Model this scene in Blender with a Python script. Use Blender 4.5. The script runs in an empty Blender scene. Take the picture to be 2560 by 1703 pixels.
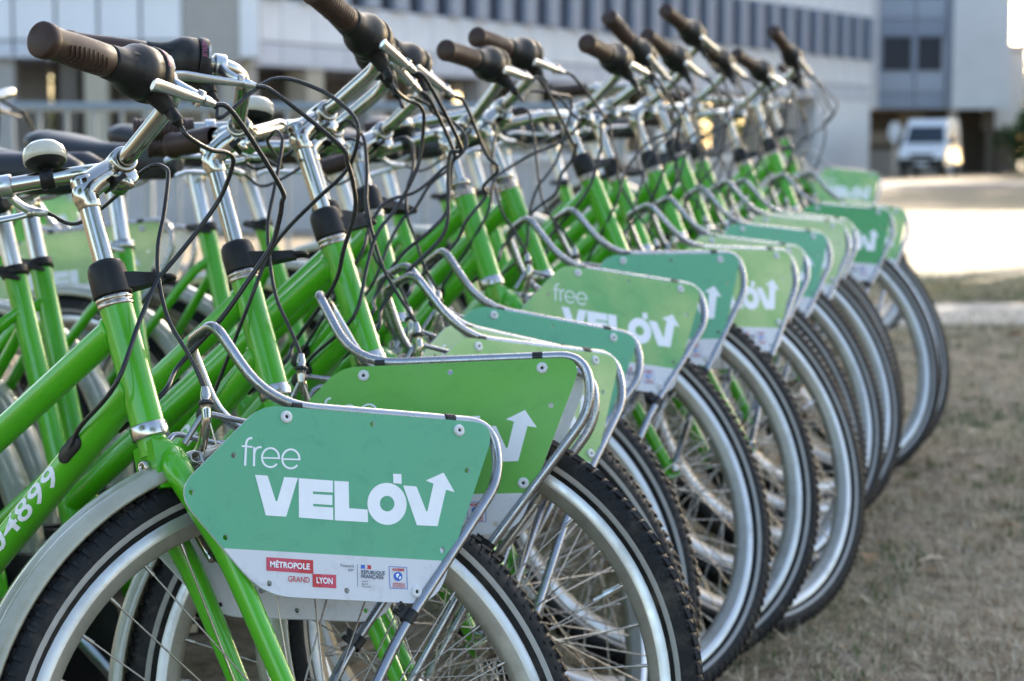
import bpy, math, random
from mathutils import Matrix, Vector, noise
random.seed(7)
SC = bpy.context.scene
COL = SC.collection
V = Vector

# ------------------------------------------------------------------ camera, sky, sun, exposure
CAM_H = 0.9176
cam = bpy.data.cameras.new('camera'); cam_o = bpy.data.objects.new('camera', cam); COL.objects.link(cam_o)
cam.sensor_width = 36.0; cam.lens = 4858.8 / 2560 * 36.0
cam_o.location = (0, 0, CAM_H); cam_o.rotation_euler = (math.pi / 2 - 0.0951, 0, 0)
cam.clip_start = 0.05; cam.clip_end = 1500
cam.dof.use_dof = True; cam.dof.focus_distance = 1.88; cam.dof.aperture_fstop = 7.1
SC.camera = cam_o

SUN_EL, SUN_AZ = math.radians(20), math.radians(24)      # azimuth measured from +y towards +x
world = bpy.data.worlds.new('World'); SC.world = world; world.use_nodes = True
nt = world.node_tree
sky = nt.nodes.new('ShaderNodeTexSky'); sky.sky_type = 'NISHITA'; sky.sun_disc = False
sky.sun_elevation = SUN_EL; sky.sun_rotation = SUN_AZ
sky.air_density = 1.0; sky.dust_density = 2.5; sky.ozone_density = 1.0
nt.links.new(sky.outputs[0], nt.nodes['Background'].inputs[0])
nt.nodes['Background'].inputs[1].default_value = 0.13
sun = bpy.data.lights.new('sun', 'SUN'); sun.energy = 4.0; sun.angle = math.radians(0.6); sun.color = (1.0, 0.86, 0.68)
sun_o = bpy.data.objects.new('sun', sun); COL.objects.link(sun_o)
sv = V((math.sin(SUN_AZ) * math.cos(SUN_EL), math.cos(SUN_AZ) * math.cos(SUN_EL), math.sin(SUN_EL)))
sun_o.rotation_euler = sv.to_track_quat('Z', 'Y').to_euler(); sun_o.location = (12, 30, 20)
SC.view_settings.view_transform = 'Standard'; SC.view_settings.look = 'None'
SC.view_settings.gamma = 1; SC.view_settings.use_curve_mapping = False
SC.view_settings.exposure = 2.25
SC.cycles.max_bounces = 8; SC.cycles.glossy_bounces = 4; SC.cycles.diffuse_bounces = 3

# ------------------------------------------------------------------ materials
def mat(name, color, rough=0.5, metal=0.0, coat=0.0, spec=0.5, var=0.0, vscale=30.0, bump=0.0, bscale=200.0, trans=0.0, rvar=0.0, dirt=None, dirt_amt=0.0, chips=None):
    m = bpy.data.materials.new(name); m.use_nodes = True
    t = m.node_tree; b = t.nodes['Principled BSDF']
    b.inputs['Base Color'].default_value = (*color, 1); b.inputs['Roughness'].default_value = rough
    b.inputs['Metallic'].default_value = metal; b.inputs['Coat Weight'].default_value = coat
    b.inputs['Coat Roughness'].default_value = 0.035; b.inputs['Specular IOR Level'].default_value = spec
    tc = t.nodes.new('ShaderNodeTexCoord')
    if var or rvar or dirt:
        n = t.nodes.new('ShaderNodeTexNoise'); n.inputs['Scale'].default_value = vscale; n.inputs['Detail'].default_value = 6; n.inputs['Roughness'].default_value = 0.65
        t.links.new(tc.outputs['Object'], n.inputs['Vector'])
    if var:
        mp = t.nodes.new('ShaderNodeMapRange'); mp.inputs[1].default_value = 0.3; mp.inputs[2].default_value = 0.7
        mp.inputs[3].default_value = 1 - var; mp.inputs[4].default_value = 1 + var
        t.links.new(n.outputs[0], mp.inputs[0])
        mx = t.nodes.new('ShaderNodeVectorMath'); mx.operation = 'SCALE'; mx.inputs[0].default_value = color
        t.links.new(mp.outputs[0], mx.inputs['Scale']); src = mx.outputs[0]
        t.links.new(src, b.inputs['Base Color'])
    if dirt:
        n2 = t.nodes.new('ShaderNodeTexNoise'); n2.inputs['Scale'].default_value = vscale * 0.35; n2.inputs['Detail'].default_value = 9; n2.inputs['Roughness'].default_value = 0.7
        t.links.new(tc.outputs['Object'], n2.inputs['Vector'])
        mp2 = t.nodes.new('ShaderNodeMapRange'); mp2.inputs[1].default_value = 0.52; mp2.inputs[2].default_value = 0.75; mp2.inputs[4].default_value = dirt_amt
        t.links.new(n2.outputs[0], mp2.inputs[0])
        mc = t.nodes.new('ShaderNodeMix'); mc.data_type = 'RGBA'; mc.inputs[6].default_value = (*color, 1); mc.inputs[7].default_value = (*dirt, 1)
        if var: t.links.new(src, mc.inputs[6])
        t.links.new(mp2.outputs[0], mc.inputs[0]); t.links.new(mc.outputs[2], b.inputs['Base Color'])
    if chips:
        vo = t.nodes.new('ShaderNodeTexNoise'); vo.inputs['Scale'].default_value = 95; vo.inputs['Detail'].default_value = 7; vo.inputs['Roughness'].default_value = 0.8
        mp3 = t.nodes.new('ShaderNodeMapRange'); mp3.inputs[1].default_value = 0.665; mp3.inputs[2].default_value = 0.70; mp3.inputs[4].default_value = 0.8
        st_ = t.nodes.new('ShaderNodeMapping'); st_.inputs['Scale'].default_value = (1, 1, .35); t.links.new(tc.outputs['Object'], st_.inputs[0]); t.links.new(st_.outputs[0], vo.inputs['Vector'])
        t.links.new(vo.outputs[0], mp3.inputs[0]); mk = t.nodes.new('ShaderNodeMix'); mk.data_type = 'RGBA'; mk.inputs[7].default_value = (*chips, 1)
        t.links.new(mp3.outputs[0], mk.inputs[0]); t.links.new(b.inputs['Base Color'].links[0].from_socket, mk.inputs[6]); t.links.new(mk.outputs[2], b.inputs['Base Color'])
    if rvar:
        mr = t.nodes.new('ShaderNodeMapRange'); mr.inputs[1].default_value = 0.3; mr.inputs[2].default_value = 0.7
        mr.inputs[3].default_value = max(0.02, rough - rvar); mr.inputs[4].default_value = rough + rvar
        t.links.new(n.outputs[0], mr.inputs[0]); t.links.new(mr.outputs[0], b.inputs['Roughness'])
    if bump:
        n3 = t.nodes.new('ShaderNodeTexNoise'); n3.inputs['Scale'].default_value = bscale; n3.inputs['Detail'].default_value = 4
        t.links.new(tc.outputs['Object'], n3.inputs['Vector'])
        bp = t.nodes.new('ShaderNodeBump'); bp.inputs['Strength'].default_value = bump; bp.inputs['Distance'].default_value = 0.002
        t.links.new(n3.outputs[0], bp.inputs['Height']); t.links.new(bp.outputs[0], b.inputs['Normal'])
    if trans:
        tr = t.nodes.new('ShaderNodeBsdfTranslucent'); tr.inputs[0].default_value = (*[min(1, c * 1.6) for c in color], 1)
        ms = t.nodes.new('ShaderNodeMixShader'); ms.inputs[0].default_value = trans
        o = t.nodes['Material Output']
        t.links.new(b.outputs[0], ms.inputs[1]); t.links.new(tr.outputs[0], ms.inputs[2]); t.links.new(ms.outputs[0], o.inputs[0])
    return m

M = {}
M['green'] = mat('green_paint', (0.072, 0.41, 0.004), 0.36, coat=0.75, spec=0.35, var=0.08, vscale=14, dirt=(0.055, 0.17, 0.03), dirt_amt=0.5, rvar=0.10, chips=(0.20, 0.30, 0.12))
M['chrome'] = mat('polished_aluminium', (0.50, 0.475, 0.43), 0.15, 1.0, rvar=0.06, vscale=60, dirt=(0.30, 0.26, 0.21), dirt_amt=0.35)
M['steel'] = mat('galvanised_steel', (0.37, 0.37, 0.385), 0.28, 1.0, rvar=0.12, vscale=70, dirt=(0.22, 0.19, 0.16), dirt_amt=0.5, bump=0.08, bscale=300)
M['alu'] = mat('satin_aluminium', (0.66, 0.66, 0.66), 0.34, 1.0, rvar=0.08, vscale=50, dirt=(0.30, 0.27, 0.23), dirt_amt=0.5)
M['rimside'] = mat('brake_track_aluminium', (0.60, 0.59, 0.58), 0.36, 0.75, rvar=0.10, vscale=30, dirt=(0.26, 0.24, 0.21), dirt_amt=0.8)
M['rimin'] = mat('grey_rim_inside', (0.36, 0.34, 0.30), 0.45, 0.5, var=0.12, vscale=40, dirt=(0.18, 0.16, 0.13), dirt_amt=0.6)
M['ring'] = mat('chrome_ring', (0.55, 0.53, 0.50), 0.22, 1.0, rvar=0.04, vscale=40)
M['spoke'] = mat('spoke_steel', (0.42, 0.385, 0.34), 0.28, 1.0, rvar=0.1, vscale=40)
M['rust'] = mat('rusty_chrome', (0.55, 0.50, 0.44), 0.28, 1.0, rvar=0.1, vscale=110, dirt=(0.16, 0.06, 0.015), dirt_amt=1.0)
M['tyre'] = mat('tyre_rubber', (0.010, 0.010, 0.0112), 0.62, spec=0.28, var=0.25, vscale=60, dirt=(0.085, 0.07, 0.055), dirt_amt=0.9, bump=0.2, bscale=260)
M['stripe'] = mat('reflective_tyre_stripe', (0.36, 0.34, 0.32), 0.5, var=0.1, vscale=50)
M['black'] = mat('black_plastic', (0.011, 0.0105, 0.0105), 0.46, spec=0.32, var=0.2, vscale=70, rvar=0.08, dirt=(0.09, 0.08, 0.07), dirt_amt=0.35)
M['cable'] = mat('black_cable_sheath', (0.014, 0.014, 0.016), 0.30, rvar=0.05, vscale=100)
M['brown'] = mat('dark_brown_grip', (0.046, 0.024, 0.018), 0.48, spec=0.32, var=0.2, vscale=60, rvar=0.08, dirt=(0.11, 0.09, 0.08), dirt_amt=0.3)
M['guard'] = mat('grey_beige_mudguard', (0.36, 0.35, 0.275), 0.22, coat=0.7, var=0.08, vscale=25, dirt=(0.17, 0.15, 0.11), dirt_amt=0.55)
M['saddle'] = mat('black_vinyl_saddle', (0.020, 0.020, 0.024), 0.48, bump=0.15, bscale=350)
M['saddlebrown'] = mat('brown_vinyl_saddle', (0.055, 0.028, 0.025), 0.48, bump=0.15, bscale=350)
M['white'] = mat('white_plastic', (0.66, 0.66, 0.68), 0.40, var=0.05, vscale=18, dirt=(0.40, 0.39, 0.37), dirt_amt=0.35)
M['cream'] = mat('cream_bell_lacquer', (0.62, 0.57, 0.46), 0.22, coat=0.6, dirt=(0.25, 0.22, 0.17), dirt_amt=0.4, vscale=80)
M['print_white'] = mat('white_print', (0.84, 0.84, 0.88), 0.5, var=0.03, vscale=30, dirt=(0.45, 0.47, 0.48), dirt_amt=0.30)
M['print_red'] = mat('red_print', (0.50, 0.028, 0.035), 0.5)
M['print_pink'] = mat('crimson_print', (0.55, 0.055, 0.10), 0.5)
M['print_navy'] = mat('navy_print', (0.03, 0.045, 0.10), 0.5)
M['print_blue'] = mat('blue_print', (0.03, 0.12, 0.50), 0.5)
M['print_magenta'] = mat('pink_print', (0.42, 0.10, 0.20), 0.5)
M['sticker'] = mat('pale_frame_sticker', (0.60, 0.70, 0.58), 0.45)
M['hole'] = mat('dark_hole', (0.02, 0.02, 0.02), 0.7)
M['red'] = mat('red_lens', (0.4, 0.02, 0.02), 0.2)

def panel_mat(name, green, dapple_fade, pale):
    m = bpy.data.materials.new(name); m.use_nodes = True
    t = m.node_tree; b = t.nodes['Principled BSDF']; N = t.nodes.new; Lk = t.links.new
    tc = N('ShaderNodeTexCoord'); sp = N('ShaderNodeSeparateXYZ'); Lk(tc.outputs['Object'], sp.inputs[0])
    lt = N('ShaderNodeMath'); lt.operation = 'LESS_THAN'; lt.inputs[1].default_value = -0.1332; Lk(sp.outputs[1], lt.inputs[0])
    fr = N('ShaderNodeMath'); fr.operation = 'LESS_THAN'; fr.inputs[1].default_value = 0.0012; Lk(sp.outputs[2], fr.inputs[0])
    mxm = N('ShaderNodeMath'); mxm.operation = 'MAXIMUM'; Lk(lt.outputs[0], mxm.inputs[0]); Lk(fr.outputs[0], mxm.inputs[1])
    n = N('ShaderNodeTexNoise'); n.inputs['Scale'].default_value = 9; n.inputs['Detail'].default_value = 3; Lk(tc.outputs['Object'], n.inputs['Vector'])
    mr = N('ShaderNodeMapRange'); mr.inputs[1].default_value = 0.35; mr.inputs[2].default_value = 0.65; mr.inputs[4].default_value = dapple_fade; Lk(n.outputs[0], mr.inputs[0])  # random paler patches, standing in for sun dapples on the lit panels
    c1 = N('ShaderNodeMix'); c1.data_type = 'RGBA'; c1.inputs[6].default_value = (*green, 1); c1.inputs[7].default_value = (*pale, 1); Lk(mr.outputs[0], c1.inputs[0])
    # fine scuffs and grey smears
    n2 = N('ShaderNodeTexNoise'); n2.inputs['Scale'].default_value = 26; n2.inputs['Detail'].default_value = 10; n2.inputs['Roughness'].default_value = 0.72; n2.inputs['Distortion'].default_value = 1.2; Lk(tc.outputs['Object'], n2.inputs['Vector'])
    m2 = N('ShaderNodeMapRange'); m2.inputs[1].default_value = 0.53; m2.inputs[2].default_value = 0.72; m2.inputs[4].default_value = 0.42; Lk(n2.outputs[0], m2.inputs[0])
    c2 = N('ShaderNodeMix'); c2.data_type = 'RGBA'; c2.inputs[7].default_value = (green[0] * .6, green[1] * .62, green[2] * .62, 1); Lk(m2.outputs[0], c2.inputs[0]); Lk(c1.outputs[2], c2.inputs[6])
    c3 = N('ShaderNodeMix'); c3.data_type = 'RGBA'; c3.inputs[7].default_value = (0.78, 0.78, 0.82, 1); Lk(mxm.outputs[0], c3.inputs[0]); Lk(c2.outputs[2], c3.inputs[6])
    m4 = N('ShaderNodeMapRange'); m4.inputs[1].default_value = 0.53; m4.inputs[2].default_value = 0.74; m4.inputs[4].default_value = 0.55; Lk(n2.outputs[0], m4.inputs[0])
    c4 = N('ShaderNodeMix'); c4.data_type = 'RGBA'; c4.inputs[7].default_value = (0.42, 0.42, 0.43, 1)
    mu = N('ShaderNodeMath'); mu.operation = 'MULTIPLY'; Lk(m4.outputs[0], mu.inputs[0]); Lk(mxm.outputs[0], mu.inputs[1])
    Lk(mu.outputs[0], c4.inputs[0]); Lk(c3.outputs[2], c4.inputs[6])
    Lk(c4.outputs[2], b.inputs['Base Color']); b.inputs['Roughness'].default_value = 0.42; b.inputs['Specular IOR Level'].default_value = 0.4
    tr = N('ShaderNodeBsdfTranslucent'); Lk(c4.outputs[2], tr.inputs[0])
    ms = N('ShaderNodeMixShader'); ms.inputs[0].default_value = 0.22
    Lk(b.outputs[0], ms.inputs[1]); Lk(tr.outputs[0], ms.inputs[2]); Lk(ms.outputs[0], t.nodes['Material Output'].inputs[0])
    return m
PM = {  # sun painted into the colours
 'teal': panel_mat('teal_green_panel', (0.142, 0.475, 0.285), 0.2, (0.18, 0.48, 0.23)),
 'bright': panel_mat('bright_green_panel', (0.150, 0.49, 0.065), 0.45, (0.21, 0.49, 0.15)),
 'light': panel_mat('sun_tinted_light_green_panel', (0.31, 0.55, 0.19), 0.9, (0.54, 0.68, 0.30)),
 'mid': panel_mat('sun_tinted_mid_green_panel', (0.190, 0.49, 0.175), 0.9, (0.44, 0.62, 0.24)),
 'pale': panel_mat('sun_tinted_pale_green_panel', (0.42, 0.62, 0.26), 0.9, (0.60, 0.72, 0.40)),
 'deep': panel_mat('deep_green_panel', (0.080, 0.38, 0.125), 0.2, (0.10, 0.40, 0.15)),
}

# ------------------------------------------------------------------ mesh helpers
class MB:
    def __init__(s): s.v = []; s.f = []; s.m = []; s.sm = []
    def add(s, vs, fs, mi=0, smooth=True):
        o = len(s.v); s.v += [tuple(p) for p in vs]
        for f in fs: s.f.append([i + o for i in f]); s.m.append(mi); s.sm.append(smooth)
        return s
    def tube(s, path, r, n=10, mi=0, caps=True, closed=False):
        P = [V(p) for p in path]; k = len(P)
        R = r if isinstance(r, (list, tuple)) else [r] * k
        vs = []; fs = []
        T = []
        for i in range(k):
            a = P[(i - 1) % k] if (closed or i > 0) else P[i]; b = P[(i + 1) % k] if (closed or i < k - 1) else P[i]
            T.append((b - a).normalized())
        ref = V((0, 0, 1)) if abs(T[0].z) < 0.9 else V((1, 0, 0))
        nrm = T[0].cross(ref).normalized()
        for i in range(k):
            nrm = (nrm - T[i] * nrm.dot(T[i])).normalized(); bi = T[i].cross(nrm)
            for j in range(n):
                a = 2 * math.pi * j / n
                vs.append(P[i] + (nrm * math.cos(a) + bi * math.sin(a)) * R[i])
        for i in range(k if closed else k - 1):
            i2 = (i + 1) % k
            for j in range(n):
                j2 = (j + 1) % n
                fs.append((i * n + j, i * n + j2, i2 * n + j2, i2 * n + j))
        s.add(vs, fs, mi)
        if caps and not closed:
            s.add(vs[:n], [tuple(range(n))[::-1]], mi, False); s.add(vs[-n:], [tuple(range(n))], mi, False)
        return s
    def lathe(s, prof, origin, axis, n=24, mi=0, smooth=True, closed_prof=False, mats=None, arc=None):
        # prof: list of (t along axis, radius)
        ax = V(axis).normalized(); o = V(origin)
        ref = V((0, 0, 1)) if abs(ax.z) < 0.9 else V((1, 0, 0))
        e1 = ax.cross(ref).normalized(); e2 = ax.cross(e1)
        k = len(prof); vs = []
        a0, a1 = arc if arc else (0, 2 * math.pi)
        nn = n + 1 if arc else n
        for j in range(nn):
            a = a0 + (a1 - a0) * j / n
            d = e1 * math.cos(a) + e2 * math.sin(a)
            for t, r in prof: vs.append(o + ax * t + d * r)
        base = len(s.v); s.v += [tuple(p) for p in vs]
        for j in range(n):
            j2 = j + 1 if arc else (j + 1) % n
            for i in range(k if closed_prof else k - 1):
                i2 = (i + 1) % k
                s.f.append([base + j * k + i, base + j * k + i2, base + j2 * k + i2, base + j2 * k + i])
                s.m.append(mats[i] if mats else mi); s.sm.append(smooth)
        return s
    def box(s, c, size, rot=None, mi=0, smooth=False):
        hx, hy, hz = size[0] / 2, size[1] / 2, size[2] / 2
        vs = [V((x, y, z)) for x in (-hx, hx) for y in (-hy, hy) for z in (-hz, hz)]
        if rot is not None: vs = [rot @ p for p in vs]
        vs = [p + V(c) for p in vs]
        return s.add(vs, [(0, 1, 3, 2), (4, 6, 7, 5), (0, 4, 5, 1), (2, 3, 7, 6), (0, 2, 6, 4), (1, 5, 7, 3)], mi, smooth)
    def quad(s, a, b, c, d, mi=0): return s.add([a, b, c, d], [(0, 1, 2, 3)], mi, False)
    def poly(s, pts, mi=0): return s.add(pts, [tuple(range(len(pts)))], mi, False)
    def sphere(s, c, r, n=12, m=8, mi=0, sc=(1, 1, 1)):
        vs = []; fs = []
        for i in range(m + 1):
            th = math.pi * i / m
            for j in range(n):
                a = 2 * math.pi * j / n
                vs.append(V(c) + V((r * sc[0] * math.sin(th) * math.cos(a), r * sc[1] * math.sin(th) * math.sin(a), r * sc[2] * math.cos(th))))
        for i in range(m):
            for j in range(n):
                j2 = (j + 1) % n; fs.append((i * n + j, (i + 1) * n + j, (i + 1) * n + j2, i * n + j2))
        return s.add(vs, fs, mi)
    def prism(s, pts, axis, h, mi=0, smooth=False):
        # extrude a planar ring of 3-D points along vector axis*h (centred)
        a = V(axis).normalized() * h / 2; n = len(pts)
        lo = [V(p) - a for p in pts]; hi = [V(p) + a for p in pts]
        fs = [tuple(range(n))[::-1], tuple(range(n, 2 * n))] + [(i, (i + 1) % n, n + (i + 1) % n, n + i) for i in range(n)]
        return s.add(lo + hi, fs, mi, smooth)
    def mesh(s, name, mats):
        me = bpy.data.meshes.new(name); me.from_pydata(s.v, [], s.f)
        for m in mats: me.materials.append(m)
        me.polygons.foreach_set('material_index', s.m); me.polygons.foreach_set('use_smooth', s.sm)
        me.update(); return me

def smooth_path(pts, sub=6):
    P = [V(p) for p in pts]; out = []
    for i in range(len(P) - 1):
        p0 = P[i - 1] if i else P[i] * 2 - P[i + 1]; p1, p2 = P[i], P[i + 1]; p3 = P[i + 2] if i + 2 < len(P) else p2 * 2 - p1
        for k in range(sub):
            t = k / sub
            out.append(0.5 * ((2 * p1) + (p2 - p0) * t + (2 * p0 - 5 * p1 + 4 * p2 - p3) * t * t + (3 * p1 - p0 - 3 * p2 + p3) * t ** 3))
    out.append(P[-1]); return out

def fillet(pts, r, n=6):
    P = [V(p) for p in pts]; R = r if isinstance(r, (list, tuple)) else [r] * len(P); out = [P[0]]
    for i in range(1, len(P) - 1):
        a = (P[i - 1] - P[i]); b = (P[i + 1] - P[i]); d = min(R[i], a.length * .49, b.length * .49)
        A = P[i] + a.normalized() * d; B = P[i] + b.normalized() * d
        for k in range(n + 1):
            t = k / n; out.append(A * (1 - t) ** 2 + P[i] * 2 * t * (1 - t) + B * t * t)
    out.append(P[-1]); return out

def link(name, me, parent=None, mw=None):
    o = bpy.data.objects.new(name, me); COL.objects.link(o)
    if parent is not None: o.parent = parent
    if mw is not None: o.matrix_local = mw
    return o
def tag(o, label=None, cat=None, group=None, kind=None):
    if label: o['label'] = label
    if cat: o['category'] = cat
    if group: o['group'] = group
    if kind: o['kind'] = kind
    return o
def thing(name, label, cat, mw=None, group=None):
    o = bpy.data.objects.new(name, None); COL.objects.link(o); o.empty_display_size = 0.1
    if mw is not None: o.matrix_world = mw
    return tag(o, label, cat, group)

_dg = None
def curve_mesh(cu):
    o = bpy.data.objects.new('tmp', cu); COL.objects.link(o)
    dg = bpy.context.evaluated_depsgraph_get(); dg.update()
    me = bpy.data.meshes.new_from_object(o.evaluated_get(dg))
    vs = [v.co.copy() for v in me.vertices]; fs = [tuple(p.vertices) for p in me.polygons]
    bpy.data.objects.remove(o); bpy.data.curves.remove(cu); bpy.data.meshes.remove(me)
    return vs, fs
_tc = {}
def text_geo(txt, bold=0.0, shear=0.0):
    k = (txt, bold, shear)
    if k not in _tc:
        cu = bpy.data.curves.new('t', 'FONT'); cu.body = txt; cu.size = 1; cu.offset = bold; cu.shear = shear; cu.resolution_u = 3
        vs, fs = curve_mesh(cu)
        x0 = min(v.x for v in vs); x1 = max(v.x for v in vs)
        _tc[k] = ([V(((v.x - x0) / (x1 - x0), v.y / 0.729, 0)) for v in vs], fs)      # x 0..1, y in cap heights from the baseline
    return _tc[k]
def fill2d(loops, extrude=0.0):
    cu = bpy.data.curves.new('c', 'CURVE'); cu.dimensions = '2D'; cu.fill_mode = 'BOTH' if extrude else 'FRONT'; cu.extrude = extrude
    for lp in loops:
        sp = cu.splines.new('POLY'); sp.points.add(len(lp) - 1); sp.use_cyclic_u = True
        for p, q in zip(sp.points, lp): p.co = (q[0], q[1], 0, 1)
    return curve_mesh(cu)

# ------------------------------------------------------------------ bicycle geometry (steering frame: origin at head tube bottom)
HA = 1.1627; U = V((-math.cos(HA), 0, math.sin(HA))); ZB = 0.6414; LH = 0.1411
AX = V((0.2034, 0, -0.3194)); RT = 0.322; RR = 0.286
MESH = {}
def cached(key):
    def deco(fn):
        def w():
            if key not in MESH: MESH[key] = fn()
            return MESH[key]
        return w
    return deco

# ---- printed panel: pixel coordinates of the front panel's artwork mapped into panel metres
HM = ((1.53989250e-04, 2.73065421e-06, -3.10404445e-01), (1.52750566e-05, -1.29652189e-04, 8.00576262e-03), (-5.86699096e-05, -1.00470109e-05, 1.0))
def PX(x, y, z=0.0):
    w = HM[2][0] * x + HM[2][1] * y + HM[2][2]
    return V(((HM[0][0] * x + HM[0][1] * y + HM[0][2]) / w, (HM[1][0] * x + HM[1][1] * y + HM[1][2]) / w, z))
HOLES = {'TL': (808, 168), 'TM': (1420, 230), 'TR': (2017, 285), 'RM': (2062, 567), 'LR': (1872, 1113), 'BR': (1687, 1394), 'BM': (1217, 1388), 'BL': (683, 1341), 'LL': (375, 1023), 'TIP': (125, 703), 'UL': (430, 440)}
def outline():
    c = [PX(x, y) for x, y in ((630, 76), (2278, 240), (1818, 1478), (642, 1425), (10, 696))]
    rad = [0.020, 0.030, 0.030, 0.030, 0.026]; out = []
    for i in range(5):
        a = (c[i - 1] - c[i]).normalized(); b = (c[(i + 1) % 5] - c[i]).normalized()
        A = c[i] + a * rad[i]; B = c[i] + b * rad[i]
        for k in range(8):
            t = k / 7; out.append(A * (1 - t) ** 2 + c[i] * 2 * t * (1 - t) + B * t * t)
    return out
RIVETS = {'TL', 'TR', 'BR'}
TH = 0.0032
def panel_mesh(color, rivets, mirror=False):
    key = ('panel', color, tuple(sorted(rivets)), mirror)
    if key not in MESH:
        loops = [outline()]
        for n, p in HOLES.items():
            c = PX(*p)
            loops.append([c + V((math.cos(a), math.sin(a), 0)) * 0.0029 for a in [2 * math.pi * i / 12 for i in range(12)]])
        vs, fs = fill2d(loops, TH / 2)
        b = MB(); b.add(vs, fs, 0, False); MESH[key] = b.mesh('basket_panel', [PM[color]])
    return MESH[key]
ZP = TH / 2 + 0.0003
def txt(b, s, mi, x0, x1, yb0, yb1, cap, bold=0.0, shear=0.0, z=ZP + .0006, down=0.0):
    """text between artwork pixels x0..x1 on the baseline (yb0 at x0, yb1 at x1), cap height in pixels"""
    vs, fs = text_geo(s, bold, shear)
    b.add([PX(x0 + (x1 - x0) * v.x, yb0 + (yb1 - yb0) * v.x - cap * v.y, z) for v in vs], fs, mi, False)
def ribbon(b, pts, w, mi, z):
    P = [V((x, y, 0)) for x, y in pts]; L = []; R = []
    for i in range(len(P)):
        t = (P[min(i + 1, len(P) - 1)] - P[max(i - 1, 0)]).normalized(); n = V((-t.y, t.x, 0)) * w / 2
        L.append(P[i] + n); R.append(P[i] - n)
    vs = [PX(p.x, p.y, z) for p in L + R]; n = len(P)
    b.add(vs, [(i, i + 1, n + i + 1, n + i) for i in range(n - 1)], mi, False)
def fan(b, pts, mi, z, tri=True):
    vs, fs = fill2d([[PX(x, y) for x, y in lp] for lp in pts])
    b.add([V((v.x, v.y, z)) for v in vs], fs, mi, False)
def ell(cx, cy, rx, ry, n=28, a0=0, a1=2 * math.pi):
    return [(cx + rx * math.cos(a0 + (a1 - a0) * i / n), cy + ry * math.sin(a0 + (a1 - a0) * i / n)) for i in range(n)]
def boxp(x0, y0, x1, y1, x2, y2, x3, y3): return [(x0, y0), (x1, y1), (x2, y2), (x3, y3)]

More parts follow.
